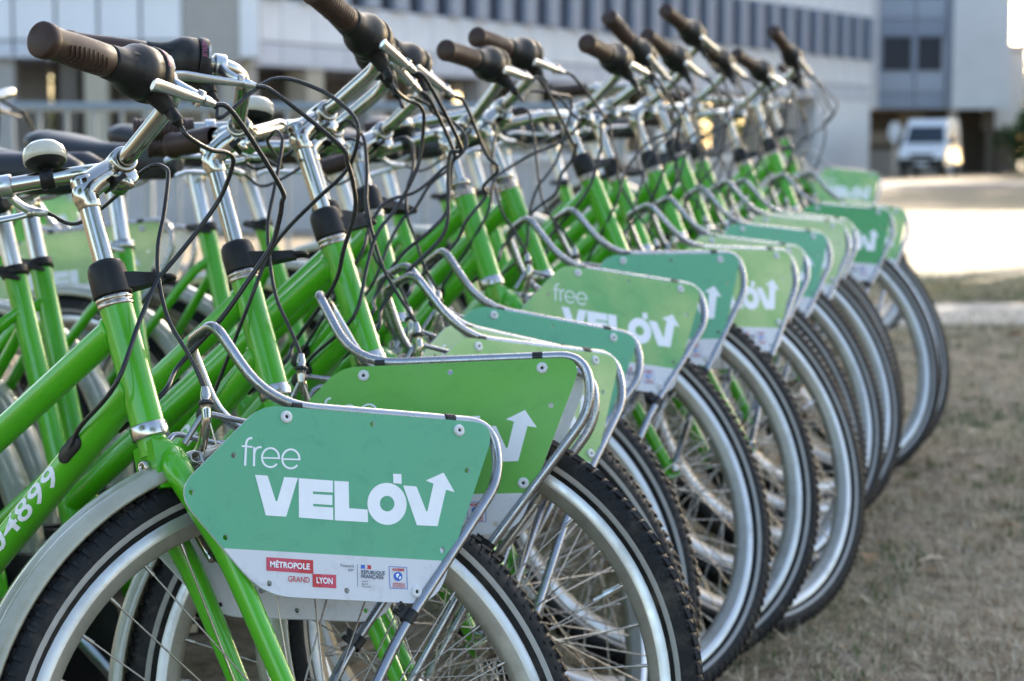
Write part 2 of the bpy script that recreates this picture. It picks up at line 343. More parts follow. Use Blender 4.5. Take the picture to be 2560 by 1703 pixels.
@cached('lettering')
def lettering_mesh():
    b = MB(); z = ZP
    # logo word
    fan(b, [[(582, 582), (672, 589), (729, 770), (739, 770), (790, 600), (887, 607), (802, 880), (658, 870)]], 0, z)
    fan(b, [[(893, 609), (1133, 629), (1132, 713), (992, 704), (992, 722), (1128, 731), (1127, 801), (992, 791), (992, 808), (1131, 818), (1131, 905), (891, 886)]], 0, z)
    fan(b, [[(1143, 630), (1243, 637), (1243, 823), (1371, 833), (1371, 921), (1142, 907)]], 0, z)
    fan(b, [ell(1505, 794, 135, 146, 40), ell(1506, 793, 50, 54, 28)], 0, z)
    fan(b, [[(1553, 584), (1610, 588), (1610, 656), (1553, 651)]], 0, z)
    fan(b, [[(1620, 667), (1711, 675), (1772, 847), (1780, 847), (1828, 657), (1777, 634), (1900, 580), (1970, 717), (1912, 700), (1845, 950), (1705, 943)]], 0, z)
    # thin word above
    ribbon(b, [(511, 516), (517, 380), (519, 350), (527, 330), (540, 320), (563, 316)], 16, 0, z)
    ribbon(b, [(485, 374), (563, 382)], 13, 0, z + .0002)
    ribbon(b, [(574, 520), (577, 383)], 16, 0, z)
    ribbon(b, [(577, 430), (583, 405), (597, 389), (612, 384), (629, 385)], 15, 0, z + .0002)
    for cx, cy, rx, ry in ((693, 460, 61, 68), (838, 471, 61, 68)):
        pts = [(cx + rx * math.cos(t), cy + ry * math.sin(t)) for t in [-(2 * math.pi - 0.72) * i / 30 for i in range(31)]]
        ribbon(b, pts, 14, 0, z); ribbon(b, [(cx - rx, cy + 1), (cx + rx + 7, cy + 6)], 11, 0, z + .0002)
    MESH['sponsor'] = None
    me1 = b.mesh('lettering', [M['print_white']]); b = MB()
    # lower strip
    fan(b, [boxp(661, 1160, 987, 1182, 987, 1275, 661, 1253)], 1, z); fan(b, [boxp(982, 1275, 1144, 1281, 1144, 1373, 982, 1364)], 1, z)
    fan(b, [boxp(890, 1176, 987, 1182, 987, 1275, 890, 1268.5)], 2, z + .0002); fan(b, [boxp(982, 1275, 1040, 1277, 1040, 1367.5, 982, 1364)], 2, z + .0002)
    txt(b, 'M\u00c9TROPOLE', 0, 685, 962, 1228, 1246, 41, 0.03); txt(b, 'LYON', 0, 1007, 1118, 1337, 1344, 41, 0.03)
    txt(b, 'GRAND', 2, 810, 960, 1328, 1336, 41, 0.008)
    txt(b, 'Financ\u00e9', 3, 1175, 1266, 1227, 1231, 22); txt(b, 'par', 3, 1228, 1266, 1254, 1256, 22)
    fan(b, [boxp(1289, 1210, 1292, 1210, 1292, 1363, 1289, 1363)], 3, z)
    fan(b, [[(1315, 1212), (1343, 1214), (1346, 1219), (1341, 1226), (1345, 1232), (1342, 1240), (1315, 1238)]], 4, z)
    fan(b, [[(1356, 1214), (1385, 1216), (1385, 1243), (1352, 1241), (1362, 1234), (1358, 1227), (1362, 1220)]], 2, z)
    txt(b, 'R\u00c9PUBLIQUE', 3, 1315, 1477, 1273, 1281, 25, 0.02); txt(b, 'FRAN\u00c7AISE', 3, 1315, 1467, 1302, 1309, 25, 0.02)
    for s, x1, y in (('Libert\u00e9', 1360, 1329), ('\u00c9galit\u00e9', 1360, 1347), ('Fraternit\u00e9', 1380, 1365)): txt(b, s, 3, 1317, x1, y, y + 2, 13, 0.0, 0.3)
    fan(b, [boxp(1505, 1222, 1629, 1228, 1629, 1377, 1508, 1372), boxp(1509, 1226, 1625, 1232, 1625, 1373, 1512, 1368)], 4, z)
    txt(b, 'ADEME', 2, 1524, 1609, 1252, 1256, 18, 0.04)
    fan(b, [ell(1566, 1291, 30, 31)], 4, z)
    fan(b, [[(1552, 1278), (1566, 1270), (1574, 1278), (1566, 1290), (1560, 1302), (1554, 1294)]], 0, z + .0003)
    fan(b, [[(1576, 1292), (1586, 1290), (1584, 1304), (1576, 1312), (1570, 1302)]], 0, z + .0003)
    for s, y in (('AGENCE DE LA', 1341), ('TRANSITION', 1353), ('\u00c9COLOGIQUE', 1365)): txt(b, s, 2, 1527, 1611, y, y + 3, 9, 0.03)
    MESH['sponsor'] = b.mesh('sponsor_print', [M['print_white'], M['print_pink'], M['print_red'], M['print_navy'], M['print_blue']])
    return me1
@cached('rivet')
def rivet_mesh():
    b = MB(); b.lathe([(0, 0.0062), (0.0012, 0.0062), (0.0024, 0.0048), (0.0027, 0.0024), (0.0012, 0.0018), (0.0010, 0.0)], (0, 0, 0), (0, 0, 1), 16, mats=[0, 0, 0, 0, 1])
    return b.mesh('rivet', [M['white'], M['hole']])

PLY, PU, PW, TILT, TOE, SPL = -0.0624, 0.3066, 0.0459, 0.141, 0.0308, 0.0525
def panel_matrix(side):
    ua = V((math.cos(TOE), math.sin(TOE), 0)); va = V((0, -math.sin(SPL), math.cos(SPL)))
    ct, st = math.cos(TILT), math.sin(TILT)
    e1 = ua * ct + va * st; e2 = va * ct - ua * st; n = e1.cross(e2).normalized()
    o = V((PU, PLY, PW))
    if side > 0: e1, e2, n, o = [V((q.x, -q.y, q.z)) for q in (e1, e2, n, o)]
    m = Matrix.Identity(4)
    for i in range(3): m[i][0] = e1[i]; m[i][1] = e2[i]; m[i][2] = n[i]; m[i][3] = o[i]
    return m

# ---- basket tube frame
RAIL = 0.0055
@cached('basket')
def basket_mesh():
    b = MB(); half = []
    pts = [(0.2034, -0.057, -0.3194), (0.262, -0.056, -0.172), (0.3665, -0.053, 0.012), (0.352, -0.053, 0.069), (0.100, -0.055, 0.030), (0.042, -0.032, 0.108), (0.042, 0, 0.1085)]
    path = fillet(pts, [0, .03, .036, .042, .055, .03, 0], 8)
    full = path + [V((p.x, -p.y, p.z)) for p in reversed(path[:-1])]
    b.tube(full, RAIL, 12)
    # rack floor bars, back bracket from the fork crown
    for x, z in ((0.16, -0.125), (0.215, -0.118), (0.262, -0.112)): b.tube([(x, -0.056, z), (x, 0.056, z)], 0.0028, 8)
    br = fillet([(0.028, -0.030, -0.02), (0.040, -0.040, 0.012), (0.105, -0.042, 0.012), (0.105, 0.042, 0.012), (0.040, 0.040, 0.012), (0.028, 0.030, -0.02)], .01, 4)
    b.tube(br, 0.0030, 8)
    b.tube([(0.105, 0, 0.012), (0.115, 0, -0.12)], 0.0028, 8)
    return b.mesh('basket_frame', [M['steel']])
@cached('tape')
def tape_mesh():
    b = MB(); b.lathe([(-.0055, .0060), (.0055, .0060)], (0, 0, 0), (1, 0, 0), 12); return b.mesh('tape', [M['black']])
@cached('strut_clamp')
def clamp_mesh():
    b = MB(); b.lathe([(-.007, .0066), (.007, .0066)], (0, 0, 0), (0, 0, 1), 12)
    b.box((-0.010, 0, 0), (0.014, 0.004, 0.013)); b.lathe([(-.005, .004), (.006, .004), (.006, 0)], (-0.014, 0, 0), (0, 1, 0), 8, mi=1)
    return b.mesh('strut_clamp', [M['black'], M['alu']])

# ---- wheels (axle along y, centred on the hub)
def wheel_meshes():
    if 'tyre' in MESH: return
    t = MB()
    half = [(.0125, .2845), (.0158, .2885), (.0178, .2905), (.0198, .2962), (.0208, .3010), (.0203, .3070), (.0180, .3130), (.0130, .3172), (.0065, .3192), (0, .3196)]
    prof = half + [(-y, r) for y, r in reversed(half[:-1])]
    mats = [0, 0, 1, 0, 0, 0, 0, 0, 0]; mats = mats + mats[::-1]
    t.lathe(prof, (0, 0, 0), (0, 1, 0), 120, mats=mats)
    rot0 = lambda a: Matrix.Rotation(a, 3, 'Y')
    for k in range(132):                       # shoulder blocks, side teeth and a centre ridge
        for s in (-1, 1):
            a = 2 * math.pi * (k + (0.5 if s > 0 else 0)) / 132
            Rm = rot0(a); v = .0004 * math.sin(k * 2.4)
            c = Rm @ V((.3148 + v, s * .0150, 0)); t.box(c, (.0052, .0076, .0112), Rm @ Matrix.Rotation(s * -0.62, 3, 'Z') @ Matrix.Rotation(s * .22, 3, 'X'))
            c = Rm @ V((.3088, s * .0197, 0.003)); t.box(c, (.0080 + (k % 2) * .002, .0022, .0038), Rm @ Matrix.Rotation(s * -0.2, 3, 'Z'))
            c = Rm @ V((.3186, s * .0056, 0)); t.box(c, (.0034, .0080, .0100), Rm @ Matrix.Rotation(s * -.35, 3, 'X'))
    MESH['tyre'] = t.mesh('tyre', [M['tyre'], M['stripe']])
    r = MB()
    half = [(.0085, .280), (.0125, .2865), (.0130, .2855), (.0130, .2735), (.0122, .2725), (.0075, .2635), (.0030, .2612), (0, .2610)]
    prof = half + [(-y, q) for y, q in reversed(half[:-1])]
    mats = [0, 0, 0, 1, 1, 1, 1]; mats = mats + mats[::-1]
    r.lathe(prof, (0, 0, 0), (0, 1, 0), 120, mats=mats)
    MESH['rim'] = r.mesh('front_wheel', [M['rimside'], M['rimin']])
    for i, me in ((0, 'spoke'),): pass
    def spoke_path(k):
        s = 1 if k % 2 else -1; lead = 1 if (k // 2) % 2 else -1
        a = 2 * math.pi * k / 36; ah = a + lead * 1.05
        return V((.0185 * math.cos(ah), s * .027, .0185 * math.sin(ah))), V((.2625 * math.cos(a), s * .002, .2625 * math.sin(a)))
    MESH['spoke_path'] = spoke_path
    b = MB(); b.tube([(0, 0, 0), (0, 0, 1)], .00115, 6); 
    allb = MB(); singles = []
    for k in range(36):
        p, q = spoke_path(k); one = MB()
        one.tube([p, q], .00098, 6); d = (q - p).normalized(); one.tube([q - d * .013, q], .0021, 6)
        singles.append(one); allb.v_off = len(allb.v); o = len(allb.v); allb.v += one.v
        allb.f += [[i + o for i in f] for f in one.f]; allb.m += one.m; allb.sm += one.sm
    MESH['spokes'] = allb.mesh('spokes', [M['spoke']])
    MESH['spoke_single'] = [o.mesh('spoke', [M['spoke']]) for o in singles]
    h = MB()
    h.lathe([(-.05, .004), (-.048, .0085), (-.040, .009), (-.036, .0125), (-.030, .022), (-.0255, .022), (-.0235, .0145), (0, .0118), (.0235, .0145), (.0255, .022), (.030, .022), (.036, .0125), (.040, .009), (.048, .0085), (.05, .004)], (0, 0, 0), (0, 1, 0), 24)
    h.tube([(0, -.066, 0), (0, .066, 0)], .0042, 10); 
    for s in (-1, 1): h.lathe([(-.004, .0075), (.004, .0075), (.006, .004)], (0, s * .060, 0), (0, s, 0), 6, smooth=False)
    MESH['hub'] = h.mesh('hub', [M['chrome']])
    g = MB(); g.lathe([(-.065, .004), (-.06, .010), (-.05, .012), (-.045, .035), (-.03, .044), (.03, .044), (.045, .036), (.05, .02), (.065, .004)], (0, 0, 0), (0, 1, 0), 28)
    MESH['hub_gear'] = g.mesh('hub', [M['alu']])
    vv = MB(); vv.tube([(.258, 0, 0), (.246, 0, 0)], .0040, 10); vv.lathe([(.246, .0046), (.238, .0046)], (0, 0, 0), (1, 0, 0), 10); vv.tube([(.238, 0, 0), (.225, 0, 0)], .0022, 8)
    MESH['valve'] = vv.mesh('valve', [M['alu']])

def guard_mesh(a0, a1, name, r=0.3345):
    b = MB(); prof = [(-.0262, r - .013), (-.0252, r - .004), (-.0215, r + .0012), (-.0140, r + .0030), (-.0118, r + .0026), (-.0098, r + .0060), (-.0070, r + .0068), (0, r + .0072), (.0070, r + .0068), (.0098, r + .0060), (.0118, r + .0026), (.0140, r + .0030), (.0215, r + .0012), (.0252, r - .004), (.0262, r - .013)]
    prof += [(y * .94, q - .0022) for y, q in reversed(prof)]
    # lathe about y with e1/e2 derived from axis (0,1,0): angle measured so that x=cos, z=sin
    k = len(prof); n = 44; vs = []
    for j in range(n + 1):
        a = a0 + (a1 - a0) * j / n
        for y, q in prof: vs.append((q * math.cos(a), y, q * math.sin(a)))
    fs = []
    for j in range(n):
        for i in range(k): fs.append((j * k + i, j * k + (i + 1) % k, (j + 1) * k + (i + 1) % k, (j + 1) * k + i))
    b.add(vs, fs, 0, True); b.poly(vs[:k][::-1]); b.poly(vs[-k:])
    return b.mesh(name, [M['guard']])
@cached('front_guard')
def front_guard_mesh(): return guard_mesh(math.radians(98), math.radians(222), 'front_mudguard')
@cached('rear_guard')
def rear_guard_mesh(): return guard_mesh(math.radians(5), math.radians(205), 'rear_mudguard')

# ---- fork
@cached('fork')
def fork_mesh():
    b = MB()
    b.tube([U * .002, U * -.030], [.0145, .0150], 16)
    for s in (-1, 1):
        p = [U * -.024 + V((0, s * .003, 0)), U * -.036 + V((.008, s * .017, 0)), V((.026, s * .035, -.052)), V((.050, s * .0415, -.085)), V((.085, s * .0435, -.130)), V((.145, s * .046, -.226)), V((.192, s * .0485, -.302)), V((.2034, s * .049, -.3194))]
        sp = smooth_path(p, 6); n = len(sp)
        rr = [(.0142 if i < 10 else .0142 - .0062 * (i - 10) / (n - 11)) for i in range(n)]
        b.tube(sp, rr, 14)
        b.prism([(.190, s * .0505, -.300), (.214, s * .0505, -.310), (.219, s * .0505, -.326), (.203, s * .0505, -.334), (.190, s * .0505, -.326)], (0, 1, 0), .005)
        # small lamp eyelet on the leg
        b.lathe([(-.007, .0070), (.007, .0070)], V((.165, s * .047, -.260)), V((.5, 0, -.85)), 10)
        b.lathe([(-.004, .0085), (.004, .0085)], V((.083, s * .047, -.128)), (0, 1, 0), 10)
    # crown web and bolt boss
    b.prism([U * -.022 + V((-.012, 0, 0)), U * -.022 + V((.016, 0, 0)), V((.036, 0, -.060)), V((.012, 0, -.066))], (0, 1, 0), .050, smooth=False)
    b.lathe([(-.018, .0048), (.0, .0048)], V((.002, -.003, -.040)), V((-.9, 0, -.3)), 10, mi=1)
    b.lathe([(.0, .0062), (.006, .0062), (.006, .003), (.002, .0025)], V((.002, -.005, -.043)), V((-.9, -.3, -.3)), 10, mi=1)
    return b.mesh('fork', [M['green'], M['rust']])

@cached('brake')
def brake_mesh():
    b = MB()
    b.lathe([(-.012, .007), (.020, .007), (.022, .004)], V((.028, 0, -.040)), V((.9, 0, .35)), 12, mi=1)
    for s in (-1, 1):
        arm = smooth_path([(.046, s * -.006, -.030), (.050, s * .020, -.034), (.060, s * .036, -.060), (.085, s * .030, -.098), (.092, s * .022, -.112)], 5)
        b.tube(arm, [.0055] * len(arm), 8)
        b.box((.100, s * .0180, -.112), (.030, .008, .009), Matrix.Rotation(.55, 3, 'Y'), 2)
    up = smooth_path([(.046, -.006, -.030), (.047, -.026, -.018), (.043, -.042, .000), (.040, -.047, .010)], 5)
    b.tube(up, [.0062, .0062, .006, .006, .0058, .0056, .0054, .0052, .005, .005, .005, .005, .0048, .0046, .0045, .0045], 8)
    up2 = smooth_path([(.046, .004, -.028), (.056, -.024, -.030), (.058, -.044, -.026)], 5); b.tube(up2, .0048, 8)
    b.tube([(.040, -.047, .012), (.057, -.045, -.024)], .0008, 6, mi=1)
    # barrel adjuster with rubber ring
    d = V((-.004, .001, .024)).normalized()
    b.lathe([(-.004, .0042), (.004, .0050), (.009, .0056), (.010, .0072), (.0115, .0078), (.013, .0072), (.014, .0052), (.019, .0052), (.026, .0040), (.028, .0034)], V((.0405, -.047, .008)), d, 16, mats=[0, 0, 3, 3, 3, 3, 0, 0, 0])
    return b.mesh('brake_caliper', [M['chrome'], M['rust'], M['black'], M['cable']])
@cached('spring')
def spring_mesh():
    b = MB(); pts = []
    for i in range(60):
        a = i / 59 * math.pi * 2 * 4.2
        pts.append((.040 + i * .00006, -.024 - i * .00028, -.030) + V((math.cos(a) * .0055, 0, math.sin(a) * .0055)) if False else V((.040 + math.cos(a) * .0058, -.020 - i * .00030, -.032 + math.sin(a) * .0058)))
    b.tube([V((.052, -.006, -.062))] + pts + [V((.060, -.036, -.064))], .0014, 6)
    b.lathe([(-.004, .0052), (.014, .0052)], V((.040, -.018, -.032)), (0, -1, 0), 12)
    return b.mesh('brake_spring', [M['rust']])

# ---- head set parts, boot and stem (s = distance along the steering axis)
def ax_lathe(b, prof, n=24, mi=0, mats=None): b.lathe(prof, (0, 0, 0), U, n, mi=mi, mats=mats)
@cached('cup_low')
def cup_low():
    b = MB(); ax_lathe(b, [(-.0130, .0135), (-.0130, .0180), (-.0115, .0187), (.0002, .0187), (.0014, .0176), (.0014, .0150)], 28); return b.mesh('headset_cup', [M['ring']])
@cached('cup_top')
def cup_top():
    b = MB(); ax_lathe(b, [(-.0012, .0150), (-.0012, .0172), (0, .0178), (.0036, .0178), (.0042, .0170), (.0050, .0184), (.0092, .0184), (.0100, .0170), (.0100, .0120)], 28); return b.mesh('headset_cup', [M['rust']])
@cached('nuts')
def nuts_mesh():
    b = MB(); ax_lathe(b, [(.010, .012), (.010, .0132), (.018, .0130), (.018, .0150), (.0265, .0150), (.0275, .0118), (.0275, .009)], 20); return b.mesh('headset_nut', [M['chrome']])
def boot_mesh(kind):
    key = ('boot', kind)
    if key in MESH: return MESH[key]
    b = MB()
    ax_lathe(b, [(.0102, .0140), (.0102, .0192), (.0120, .0196), (.0350, .0193), (.0410, .0182), (.0450, .0158), (.0470, .0115), (.0470, .0085)], 28)
    # arm that guides the cables: pointed along +x, slightly below the rim of the boot
    o = U * .024
    d = V((.97, -.14, .30)).normalized() if kind != 'long' else V((.97, .10, .22)).normalized()
    L = .046 if kind != 'long' else .058
    side = V((0, 1, 0)); upv = d.cross(side).normalized() * -1
    if upv.z < 0: upv = -upv
    secs = []
    for t, hw, z0, z1 in ((.008, .0150, -.009, .007), (.020, .0132, -.0085, .0070), (.032, .0115, -.0065, .0060), (L, .0095, -.0040, .0052), (L + .006, .0088, -.0036, .0050)):
        c = o + d * t
        secs.append([c + side * hw + upv * z0, c + side * hw + upv * z1, c - side * hw + upv * z1, c - side * hw + upv * z0])
    vs = [p for s in secs for p in s]; fs = [(0, 1, 2, 3)] + [(i * 4 + j, i * 4 + (j + 1) % 4, i * 4 + 4 + (j + 1) % 4, i * 4 + 4 + j) for i in range(4) for j in range(4)] + [(19, 18, 17, 16)]
    b.add(vs, fs, 0, False)
    c = o + d * (L + .006)                                                     # clip loop at the tip
    lp = [c + side * .0085 + upv * .001, c + side * .0085 + d * .007 + upv * .001, c + side * .003 + d * .0125 + upv * .001, c - side * .003 + d * .0125 + upv * .001, c - side * .0085 + d * .007 + upv * .001, c - side * .0085 + upv * .001]
    b.tube(fillet(lp, .004, 3), .0028, 8)
    MESH[key] = b.mesh('stem_boot', [M['black']]); return MESH[key]
SQ = 0.2462
C0 = V((-0.075, 0, 0.2795))
@cached('stem')
def stem_mesh():
    b = MB()
    b.tube([U * (LH - .01), U * (SQ - .001)], .0104, 20)                     # quill tube
    ax_lathe(b, [(SQ - .002, .0105), (SQ, .0116), (SQ + .012, .0118)], 20)
    el = U * (SQ + .020)
    path = smooth_path([U * (SQ + .004), U * (SQ + .014) + V((-.001, 0, 0)), el + V((.006, 0, .006)), (el + C0) / 2 + V((.002, 0, .002)), C0 + V((-.006, 0, -.008))], 6)
    n = len(path); b.tube(path, [.0120 + (.0014 * math.sin(i / n * math.pi)) for i in range(n)], 18)
    top = U * (SQ + .031)
    b.lathe([(-.020, .0112), (-.004, .0122), (0, .0118), (.0006, .0096), (.0006, 0)], top, U, 20)                # stub with bolt cap at the corner
    b.lathe([(0, .0085), (.0024, .0080), (.0028, .0)], top, U, 16, mi=1)
    b.lathe([(-.0190, .0086), (-.0195, .0093), (-.0195, .0124), (-.0175, .0138), (.0175, .0138), (.0195, .0124), (.0195, .0093), (.0190, .0086)], C0, (0, 1, 0), 28)   # clamp barrel
    q = C0 + V((.007, 0, -.0150)); Rm = Matrix.Rotation(.75, 3, 'Y')
    b.lathe([(-.0165, 0), (-.0165, .0085), (-.0150, .0105), (.0150, .0105), (.0165, .0085), (.0165, 0)], q, (0, 1, 0), 18); b.box(C0 + V((-.001, 0, -.0205)), (.005, .034, .013), Rm, 1)
    b.lathe([(-.004, .0042), (.004, .0042), (.004, .002)], q + V((.002, -.016, -.010)), V((.6, 0, -.8)), 10)
    return b.mesh('stem', [M['chrome'], M['black']])

# ---- handlebar assembly, local to the clamp centre
BP = [(0, .0, 0), (.001, .026, .001), (.0245, .114, .0420), (-.150, .2105, .0155)]
def barpts(s): return [V((p[0], s * p[1], p[2])) for p in BP]
@cached('bar')
def bar_mesh():
    b = MB(); r = fillet(barpts(-1), [0, .02, .040, 0], 10); l = [V((p.x, -p.y, p.z)) for p in r]
    full = list(reversed(r)) + l[1:]; full[0] = full[0] + (full[1] - full[0]).normalized() * .006; full[-1] = full[-1] + (full[-2] - full[-1]).normalized() * .006
    b.tube(full, .0090, 16); return b.mesh('handlebar', [M['chrome']])
def gframe(s):
    P = barpts(s); g = (P[3] - P[2]).normalized(); L = (P[3] - P[2]).length
    m = V((.96, 0, -.27)); m = (m - g * m.dot(g)).normalized(); k = g.cross(m).normalized()
    return P[2], g, m, k, L
def grip_mesh(s, style):
    key = ('grip', s, style)
    if key in MESH: return MESH[key]
    B, g, m, k, L = gframe(s); b = MB(); E = B + g * L; Lg = .088 if s < 0 else .078
    if style == 'smooth':
        b.lathe([(0, .0), (0, .003), (.0006, .0148), (.002, .0166), (.010, .0168), (.0118, .0156), (.0135, .0154), (.03, .0150), (.05, .0156), (.070, .0156), (Lg - .002, .0154), (Lg, .0140)], E, -g, 32, mats=[1] + [0] * 10)
        for i in range(9):                                   # finger pads
            t = .026 + i * .0060; ln = .9 + .35 * math.sin(i / 8 * math.pi)
            pts = [E - g * (t + .002 * math.sin(j)) + (m * math.cos(a) + k * math.sin(a)) * .0156 for j, a in enumerate([-.3 + ln * q / 5 - ln / 2 + .25 for q in range(6)])]
            b.tube(pts, .0009, 5)
        arc = [E - g * (.020 + .060 * q / 12) + (m * math.cos(a) + k * math.sin(a)) * .0154 for q, a in [(q, -.62 - .42 * math.sin(q / 12 * math.pi)) for q in range(13)]]
        b.tube(arc, .0008, 5)
    else:
        prof = [(0, 0), (.0004, .0030), (.001, .0152), (.003, .0160), (.006, .0160)]
        n = int((Lg - .012) / .0052)
        for i in range(n): t = .0072 + i * .0052; prof += [(t, .0136), (t + .0010, .0150), (t + .0036, .0150), (t + .0044, .0136)]
        prof += [(Lg - .003, .0148), (Lg, .0136)]
        b.lathe(prof, E, -g, 24, mats=[1] + [0] * (len(prof) - 2))
    MESH[key] = b.mesh('grip', [M['brown'], M['brown']]); return MESH[key]
@cached('shifter')
def shifter_mesh():
    B, g, m, k, L = gframe(-1); b = MB(); E = B + g * L; a = -g; o = E + a * .0885
    b.lathe([(0, .0100), (0, .0156), (.002, .0162), (.014, .0168), (.022, .0182), (.029, .0216), (.035, .0250), (.041, .0262), (.0535, .0262), (.054, .0250)], o, a, 32)
    b.lathe([(.0545, .0240), (.055, .0268), (.058, .0274), (.066, .0268), (.0675, .0240), (.0675, .0090)], o, a, 32)
    for i in range(7):                                          # moulded ribs on the twist barrel
        an = .6 + i * .22; d = (m * math.cos(an + 2.4) + k * math.sin(an + 2.4))
        b.tube([o + a * .003 + d * .0163, o + a * .015 + d * .0172, o + a * .023 + d * .0190], .0012, 6)
    # tail that carries the cable down and forward
    t0 = o + a * .060; m = V((.60, 0, -.80)); m = (m - g * m.dot(g)).normalized()
    tail = smooth_path([t0 + m * .006 + a * -.006, t0 + m * .016 + a * -.001, t0 + m * .026 + a * .004, t0 + m * .038 + a * .010], 5)
    b.tube(tail, [.0190, .0188, .0184, .0178, .0170, .0160, .0150, .0140, .0130, .0120, .0112, .0104, .0098, .0092, .0086, .008], 14)
    e = tail[-1]; td = (tail[-1] - tail[-2]).normalized()
    b.lathe([(0, .0060), (.010, .0058), (.0105, .0066), (.013, .0066), (.0135, .0046), (.018, .0036)], e, td, 14)
    MESH['tail_end'] = (e + td * .018, td)
    return b.mesh('twist_shifter', [M['black']])
def wrap_text(b, s, mi, origin, axis, n0, radius, x0, length, height, along=True, bold=0.0, shear=0.0, yoff=0.0):
    """text on a cylinder; along=True runs parallel to the axis, else round the circumference"""
    ax = V(axis).normalized(); n0 = V(n0); n0 = (n0 - ax * n0.dot(ax)).normalized(); c = ax.cross(n0)
    vs, fs = text_geo(s, bold, shear); out = []
    for v in vs:
        if along: t = x0 + v.x * length; ang = ((v.y - .5) * height + yoff) / radius
        else: t = x0 + (v.y - .5) * height; ang = -((v.x - .5) * length + yoff) / radius
        out.append(V(origin) + ax * t + (n0 * math.cos(ang) - c * math.sin(ang)) * radius)
    b.add(out, fs, mi, False)
@cached('shift_marks')
def shift_marks():
    B, g, m, k, L = gframe(-1); b = MB(); E = B + g * L; a = -g; o = E + a * .0885
    n0 = V((0, -1, 0.25)); R = .0276
    wrap_text(b, 'NEXUS', 0, o, a, n0, R, .0590, .022, .0056, False, 0.0, 0.2, -.002)
    me1 = b.mesh('shifter_lettering', [M['print_magenta']]); b = MB(); wrap_text(b, 'SHIMANO', 0, o, a, n0, R, .0650, .015, .0030, False, 0.02, 0, .002)
    me2 = b.mesh('shifter_lettering', [M['print_white']]); b = MB()
    wrap_text(b, 'SHIMANO', 0, o, a, V((0, -1, .30)), .0205, .018, .012, .0026, True, 0.03)
    wrap_text(b, 'NEXUS', 0, o, a, V((0, -1, .05)), .0196, .008, .020, .0046, True, 0.0, 0.2)
    return me1, me2, b.mesh('shifter_embossing', [M['hole']])
def lever_mesh(s):
    key = ('lever', s)
    if key in MESH: return MESH[key]
    B, g, m, k, L = gframe(s); b = MB(); a = -g
    o = B + g * (.031 if s < 0 else .102)
    b.lathe([(-.006, .0091), (-.0065, .0118), (-.005, .0124), (.005, .0124), (.0065, .0118), (.006, .0091)], o, g, 22)
    ws = k if k.z < 0 else -k
    def blade(pts, w, th, mi=0):
        P = smooth_path(pts, 5); n = len(P)
        for i in range(n - 1):
            pass
        vs = []; fs = []
        for i in range(n):
            t = (P[min(i + 1, n - 1)] - P[max(0, i - 1)]).normalized(); wv = k; nv = t.cross(wv).normalized()
            f = i / (n - 1); W = w[0] + (w[1] - w[0]) * f; T_ = th[0] + (th[1] - th[0]) * f
            for q in range(8):
                an = 2 * math.pi * q / 8; vs.append(P[i] + wv * W * math.cos(an) + nv * T_ * math.sin(an))
        for i in range(n - 1):
            for q in range(8): fs.append((i * 8 + q, i * 8 + (q + 1) % 8, i * 8 + 8 + (q + 1) % 8, i * 8 + 8 + q))
        b.add(vs, fs, mi, True); b.poly(vs[:8][::-1], mi); b.poly(vs[-8:], mi)
    blade([o + m * .008, o + m * .018 + a * .004, o + m * .030 + a * .014, o + m * .038 + a * .027], (.0085, .0055), (.0046, .0042))        # bracket
    piv = o + m * .034 + a * .018
    b.lathe([(-.008, .0040), (.008, .0040), (.008, 0)], piv, k, 12, mi=1)
    nose = o + m * .036 + a * .022
    b.lathe([(0, .0046), (.008, .0050), (.009, .0038), (.013, .0036)], nose, (a * .9 + m * .25).normalized(), 12)
    MESH[('nose', s)] = nose + (a * .9 + m * .25).normalized() * .013
    blade([piv + a * .004 + m * .002, piv + g * .014 + m * .004, piv + g * .036 + m * .004, piv + g * .060 + m * .003, piv + g * .074 + m * .007], (.0040, .0068), (.0034, .0024))
    blade([piv + g * .073 + m * .0067, piv + g * .0765 + m * .0085, piv + g * .0780 + m * .0092], (.0068, .0050), (.0026, .0020))
    MESH[key] = b.mesh('brake_lever', [M['alu'], M['rust']]); return MESH[key]
def bell_mesh(col):
    key = ('bell', col)
    if key in MESH: return MESH[key]
    B, g, m, k, L = gframe(1); b = MB(); o = B + g * .058; upv = V((-.12, .05, .99)).normalized()
    b.lathe([(-.007, .0086), (-.007, .0112), (.007, .0112), (.007, .0086)], o, g, 18, mi=1)
    b.lathe([(.008, .0060), (.018, .0055), (.018, .0)], o, upv, 12, mi=1)
    c = o + upv * .011
    b.lathe([(0, .0), (.001, .011), (.005, .0195), (.0085, .0212), (.009, .0216), (.0093, .0228), (.017, .0232), (.0235, .0216), (.0285, .0165), (.0308, .0080), (.0310, .0070), (.0302, .0060), (.0306, 0)], c, upv, 32, mats=[1, 1, 1, 1, 0, 0, 0, 0, 0, 1, 1, 0])
    MESH[key] = b.mesh('bell', [M[col], M['black']]); return MESH[key]

